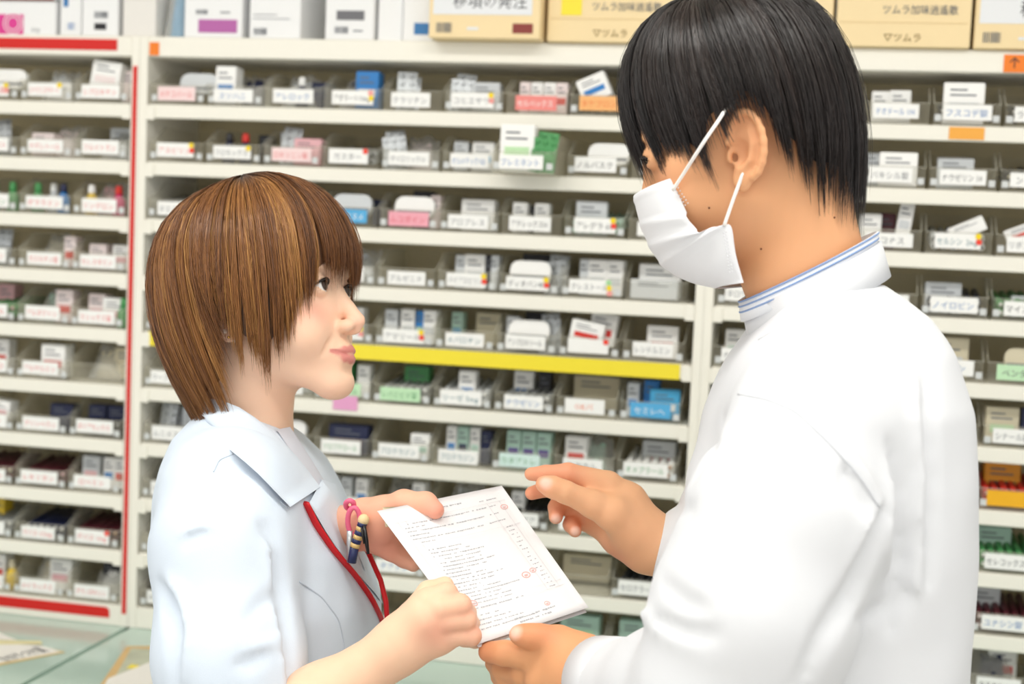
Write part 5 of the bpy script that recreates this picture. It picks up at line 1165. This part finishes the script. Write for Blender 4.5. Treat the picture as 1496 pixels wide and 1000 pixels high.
shirt = wobj('shirt_collar', sc_, M_stripe, man)
for fr_ in (0.45, 0.72, 0.96):
    def cl_pt(t, fr=fr_):
        bot, top = (1086, 1282, MD+0.010, 0.067, 470, 372), (1082, 1284, MD+0.008, 0.063, 440, 338); row = [a+(b-a)*fr for a, b in zip(bot, top)]; ul, ur, dc, hd, vl, vr = row
        x = (1-math.cos(t))/2; q = cp(ul+(ur-ul)*x, vl+(vr-vl)*x, MD); q[2] = dc-(hd+0.0006)*math.sin(t); return q
    pts_ = [to_world(cl_pt(t)[None])[0] for t in np.linspace(0, 2*math.pi, 60)]
    wobj('stripe', smooth(MB().tube(pts_, 0.0008, 6, cap=False).mesh('stripe')), mat('blue_stripe', '8fa9d6', 0.7), man, shirt)
M_seam2 = mat('white_seam', 'd6d9de', 0.8, 0.1)
for pts_ in ([(1078, 576), (1120, 583), (1165, 602), (1215, 650), (1255, 695), (1286, 742)], [(1108, 497), (1150, 472), (1220, 434), (1282, 412)]):
    mpart('seam', surf_tube(coat_m, pts_, 0.0007, 0.0002), M_seam2)
# --- mask: lofted between its centre line and its gathered side edge, mirrored to the far side
Cn = [(927, 288), (930, 303), (935, 322), (942, 343), (953, 366), (968, 388), (990, 404), (1016, 414), (1046, 420)]
En = [(981, 261), (989, 280), (1000, 303), (1010, 326), (1022, 340), (1044, 330), (1069, 326), (1074, 370), (1086, 412)]
Rn = [52, 56, 59, 60, 61, 63, 64, 60, 52]
rowsM = []
for i, (c_, e_, rn) in enumerate(zip(Cn, En, Rn)):
    a = HM.from_px(*c_, 0); b = HM.from_px(*e_, rn); ts = np.linspace(0, 1, 13)
    half = np.stack([a[0]+(b[0]-a[0])*(1-np.cos(ts*math.pi/2))**0.9, rn*np.sin(ts*math.pi/2), a[2]+(b[2]-a[2])*(1-np.cos(ts*math.pi/2))**0.9], 1)
    far = half[1:].copy(); far[:, 1] *= -1; rowsM.append(np.concatenate([far[::-1], half]))
A = np.array(rowsM); t_ = np.linspace(0, 8, 49); i_ = np.clip(t_.astype(int), 0, 7); fr2 = (t_-i_)[:, None, None]; A = A[i_]*(1-fr2)+A[i_+1]*fr2
for _ in range(3): A[1:-1] = 0.25*A[:-2]+0.5*A[1:-1]+0.25*A[2:]
# pleats: stepped folds across the middle that fan together at the sides
nrm = A-np.array([30.0, 0, -40]); nrm /= np.linalg.norm(nrm, axis=2, keepdims=True)
vv = np.linspace(0, 1, 49)[:, None]; side = np.abs(np.linspace(-1, 1, A.shape[1]))[None]
ple = np.zeros((49, A.shape[1]))
for k, s0 in enumerate((0.30, 0.47, 0.62)):
    x_ = (vv-s0-0.03*(side-0.5))/0.085; ple += 3.6*np.where((x_ > 0) & (x_ < 1), 1-x_, np.where((x_ <= 0) & (x_ > -0.25), 1+x_*4, 0))*(0.25+0.75*side)
ple += 0.8*np.exp(-((vv-0.05)/0.03)**2)
A = A+nrm*(1.0+ple)[:, :, None]
nr, nu = A.shape[:2]; A = A.reshape(-1, 3); Bk = A-nrm.reshape(-1, 3)*1.2; n = len(A); Fm = []
for i in range(nr-1):
    for j in range(nu-1): a = i*nu+j; Fm.append((a, a+nu, a+nu+1, a+1)); Fm.append((n+a, n+a+1, n+a+nu+1, n+a+nu))
for i in range(nr-1):
    for j in (0, nu-1): a = i*nu+j; Fm.append((a, a+nu, n+a+nu, n+a))
for j in range(nu-1):
    for i in (0, nr-1): a = i*nu+j; Fm.append((a, a+1, n+a+1, n+a))
mask = wobj('face_mask', fast_mesh('face_mask', HM.out(np.concatenate([A, Bk])), np.array(Fm)), mat('white_nonwoven', 'e8e9ec', 0.85, 0.1, bump=0.08, bscale=1500), man)
def loc_tube(name, pts, r, m, parent, nn=7, s=6):
    P_ = np.array([HM.from_px(u, v, n_) for u, v, n_ in pts]); t = np.linspace(0, len(P_)-1, (len(P_)-1)*s+1); P_ = np.stack([np.interp(t, np.arange(len(P_)), P_[:, i]) for i in range(3)], 1)
    for _ in range(2): P_[1:-1] = 0.25*P_[:-2]+0.5*P_[1:-1]+0.25*P_[2:]
    wobj(name, smooth(MB().tube(list(to_world(HM.out(P_))), r, nn).mesh(name)), m, man, parent)
st = MB()
for (u0, v0, n0), (u1, v1, n1), cnt in (((984, 272, 57), (1001, 300, 62), 7), ((988, 270, 58), (1005, 297, 63), 7), ((1057, 340, 66), (1066, 398, 60), 13), ((1061, 339, 66), (1070, 397, 60), 13)):
    for k in range(cnt):
        t = k/(cnt-1); q = to_world(HM.out(HM.from_px(u0+(u1-u0)*t, v0+(v1-v0)*t, n0+(n1-n0)*t+1.2))[None])[0]
        st.tube([q-AX_F*0.0004, q, q+AX_F*0.0008], [0.0003, 0.0006, 0.0006], 6)
wobj('stitching', smooth(st.mesh('stitching')), mat('stitch_white', 'd9dade', 0.8), man, mask, kind='stuff')
M_loop = mat('white_elastic', 'fbf7f2', 0.8, 0.1)
loc_tube('ear_loop', [(983, 278, 60), (1000, 252, 72), (1014, 230, 90), (1030, 205, 98), (1050, 176, 96), (1060, 160, 86), (1072, 150, 76)], 0.0015, M_loop, mask)
loc_tube('ear_loop', [(1058, 330, 66), (1070, 295, 70), (1086, 252, 75), (1092, 240, 72)], 0.0015, M_loop, mask)
# --- hair
prof_m = {}
def pm(az, *p): prof_m[az] = list(p)
pm(0,   (2, 144), (38, 143), (66, 131), (85, 110), (95, 86), (101, 64), (102, 42), (101, 14))
pm(18,  (2, 144), (38, 143), (66, 130), (85, 109), (95, 85), (100, 62), (100, 40), (98, 13))
pm(32,  (2, 144), (36, 142), (64, 128), (83, 106), (93, 82), (97, 56), (96, 32), (93, 8))
pm(46,  (2, 144), (35, 141), (62, 126), (80, 104), (90, 78), (93, 48), (92, 24), (89, 4))
pm(58,  (2, 144), (34, 140), (61, 124), (79, 102), (88, 76), (91, 44), (90, 14), (86, -12))
pm(70,  (2, 144), (34, 139), (61, 123), (78, 101), (88, 76), (92, 50), (92, 30), (90, 14))
pm(82,  (2, 144), (34, 139), (61, 123), (78, 101), (88, 78), (92, 60), (93, 44), (92, 30))
pm(96,  (2, 144), (34, 139), (62, 123), (79, 101), (89, 78), (94, 56), (95, 38), (93, 22))
pm(108, (2, 144), (35, 139), (63, 124), (81, 102), (91, 76), (95, 44), (91, 6), (80, -24))
pm(128, (2, 144), (36, 139), (66, 125), (86, 103), (96, 74), (100, 34), (92, -14), (74, -54))
pm(155, (2, 144), (38, 139), (70, 126), (91, 104), (101, 72), (104, 32), (97, -20), (78, -68))
pm(180, (2, 144), (38, 139), (72, 126), (93, 104), (103, 72), (106, 32), (99, -22), (80, -74))
for a_ in (18, 32, 46, 58, 70, 82, 96, 108, 128, 155): prof_m[360-a_] = list(prof_m[a_])
HM_m = [hair_mat('black_hair_base', '17130f', 0.5), strand_mat('black_hair_strand', 0.32, 0.6)]
hm = hair_build(HM, prof_m, (-6, 0), 16000, 11, 'hair', HM_m, None, 0.85, 2.0, 6.0, clump=0.7, lenvar=0.13, palette=('120e0d', '1d1716', '2a2220', '3a2f2b'), root='14100f', relief=3.5)
keep(hm, man)
# eyebrow of the near side peeping below the fringe
legs(man, 1205, MD+0.02, 1360, 0.10, mat('charcoal_trousers', '34363c', 0.8), 'trouser_leg', 0.095)
# ================================================================== the prescription sheets between them
def sheet(dq, corners, name, m, parent, off=0.0):
    TL, TR, BR, BL = [np.array(cp(*c)) for c in corners]; nu, nv = 15, 21; V = []
    nrm = np.cross(TR-TL, BL-TL); nrm /= np.linalg.norm(nrm); nrm = nrm if nrm[2] > 0 else -nrm      # away from the camera
    def pt(s, t): return TL*(1-s)*(1-t)+TR*s*(1-t)+BR*s*t+BL*(1-s)*t + nrm*(off+0.006*math.sin(s*3.1)*math.sin(t*3.1)*dq)
    for k in (0, 0.0003):
        for j in range(nv):
            for i in range(nu): V.append(pt(i/(nu-1), j/(nv-1))+nrm*k)
    n = nu*nv; F = []
    for j in range(nv-1):
        for i in range(nu-1): a = j*nu+i; F.append((a, a+1, a+nu+1, a+nu)); F.append((n+a, n+a+nu, n+a+nu+1, n+a+1))
    for j in range(nv-1):
        for i in (0, nu-1): a = j*nu+i; F.append((a, a+nu, n+a+nu, n+a))
    for i in range(nu-1):
        for j in (0, nv-1): a = j*nu+i; F.append((a, a+1, n+a+1, n+a))
    o = obj(name, fast_mesh(name, np.array(V), np.array(F)), m, parent); return pt, nrm
M_rx = mat('prescription_paper', 'ecebec', 0.7, 0.15)
rx = thing('prescription', 'white printed prescription sheets held between the two people', 'paper')
CR = [(551, 747, 1.428), (733, 710, 1.505), (860, 888, 1.408), (697, 942, 1.332)]
pt, nrm = sheet(1.0, CR, 'sheet', M_rx, rx)
sheet(0.9, [(558, 753, 1.431), (736, 715, 1.508), (858, 893, 1.411), (700, 944, 1.335)], 'sheet', M_rx, rx, 0.0022)
sheet(0.6, [(562, 741, 1.434), (600, 740, 1.45), (602, 770, 1.44), (566, 770, 1.432)], 'slip', mat('cream_slip', 'f0e2bd', 0.6), rx, 0.0036)
R5 = random.Random(21)
def quad_on(mb, s0, s1, t0, t1, o=0.00035):
    q = [to_world((pt(s, t)-nrm*o)[None])[0] for s, t in ((s0, t0), (s1, t0), (s1, t1), (s0, t1))]
    mb.add(q, [(0, 1, 2, 3)])
def words(mb, s0, s1, t, h=0.010, gap=0.006):
    s = s0
    while s < s1:
        k = R5.uniform(0.006, 0.020)
        if R5.random() < 0.8: quad_on(mb, s, min(s+k, s1), t, t+h*R5.uniform(0.5, 1))
        s += k+R5.uniform(0.3, 1.2)*gap
g1 = MB(); quad_on(g1, 0.36, 0.385, 0.07, 0.085); words(g1, 0.40, 0.62, 0.06); words(g1, 0.74, 0.92, 0.08, 0.008)
for k in range(6): words(g1, 0.10, 0.26 if k % 2 else 0.86, 0.13+k*0.028, 0.008); 
for k in range(17): words(g1, 0.16+0.0*k, 0.16+R5.uniform(0.16, 0.5), 0.33+k*0.026, 0.008)
for k in range(17): words(g1, 0.83, 0.88, 0.30+k*0.03, 0.007)
for k in range(4): words(g1, 0.05, 0.34+0.08*k, 0.83+k*0.03, 0.008)
words(g1, 0.40, 0.78, 0.915, 0.012); words(g1, 0.42, 0.70, 0.945, 0.012); words(g1, 0.10, 0.60, 0.78, 0.010)
obj('print', g1, mat('print_grey', 'b4b5ba', 0.7), rx, kind='stuff')
g2 = MB()
for t in (0.11, 0.30, 0.76, 0.80): quad_on(g2, 0.05, 0.95, t, t+0.002)
for s in (0.08, 0.14, 0.80, 0.90): quad_on(g2, s, s+0.0025, 0.11, 0.80)
obj('ruled_line', g2, mat('print_line', 'd4d5d9', 0.7), rx)
for (s, t, r) in ((0.91, 0.16, 0.022), (0.73, 0.655, 0.026), (0.80, 0.64, 0.02), (0.20, 0.745, 0.024), (0.72, 0.885, 0.018)):
    g3 = MB(); n = 16
    q = [to_world((pt(s+r*math.cos(a)*1.3*k, t+r*math.sin(a)*0.9*k)-nrm*0.0004)[None])[0] for k in (1, 0.78) for a in np.linspace(0, 2*math.pi, n, endpoint=False)]
    g3.add(q, [(i, (i+1) % n, n+(i+1) % n, n+i) for i in range(n)]); quad_on(g3, s-r*0.6, s+r*0.6, t-r*0.1, t+r*0.1, 0.0004); quad_on(g3, s-r*0.5, s+r*0.4, t+r*0.25, t+r*0.4, 0.0004)
    obj('red_stamp', g3, mat('stamp_red', 'eeb3ac', 0.7), rx)
# ------------------------------------------------------------------ pens and scissors clipped at the chest pocket
def ptsw(*p): return [px(*q) for q in p]
t = thing('scissors', 'small scissors with pink handles in the chest pocket', 'scissors')
for ((cu, cv), ru, rv) in (((517, 762), 9, 20), ((511, 738), 6, 6)):
    loop = [px(cu+ru*math.cos(a), cv+rv*math.sin(a), 1.455+0.004*math.sin(a)) for a in np.linspace(0, 2*math.pi, 22)]
    obj('handle', smooth(MB().tube(loop, 0.0026, 8, cap=False).mesh('handle')), mat('pink_handle', 'ea6a8c', 0.35, 0.5), t)
obj('blade', smooth(MB().tube(ptsw((511, 776, 1.455), (510, 800, 1.456), (508, 822, 1.458)), [0.003, 0.0025, 0.001], 8).mesh('blade')), COLS['sv'][1] if 'COLS' in globals() else None, t)
t = thing('pen', 'navy and gold striped pen with beige top in the chest pocket', 'pen')
bp_ = np.array(ptsw((530, 764, 1.452), (524, 778, 1.453), (518, 800, 1.455), (514, 822, 1.457)))
for k in range(6):
    a, b = bp_[0]+(bp_[2]-bp_[0])*(k/6), bp_[0]+(bp_[2]-bp_[0])*((k+0.96)/6)
    obj('band', smooth(MB().tube([a, b], 0.0048, 12).mesh('band')), mat('pen_navy', '27305a', 0.3) if k % 2 == 0 else mat('pen_gold', 'd8b878', 0.35), t)
obj('top', ball(px(531, 760, 1.452), 0.0058, 12), mat('pen_beige', 'e8cf9f', 0.4), t)
obj('barrel', smooth(MB().tube([bp_[2], bp_[3]], 0.0045, 12).mesh('barrel')), mat('pen_navy', '27305a', 0.3), t)
t = thing('pen', 'slim black pen clip hanging from the coat front', 'pen')
obj('barrel', smooth(MB().tube(ptsw((532, 768, 1.447), (535, 790, 1.446), (538, 810, 1.445)), [0.0018, 0.0022, 0.0014], 10).mesh('barrel')), mat('pen_black', '17171a', 0.3), t)
obj('clip', smooth(MB().tube(ptsw((528, 772, 1.444), (532, 795, 1.443)), 0.0010, 8).mesh('clip')), mat('pen_black', '17171a', 0.3), t)
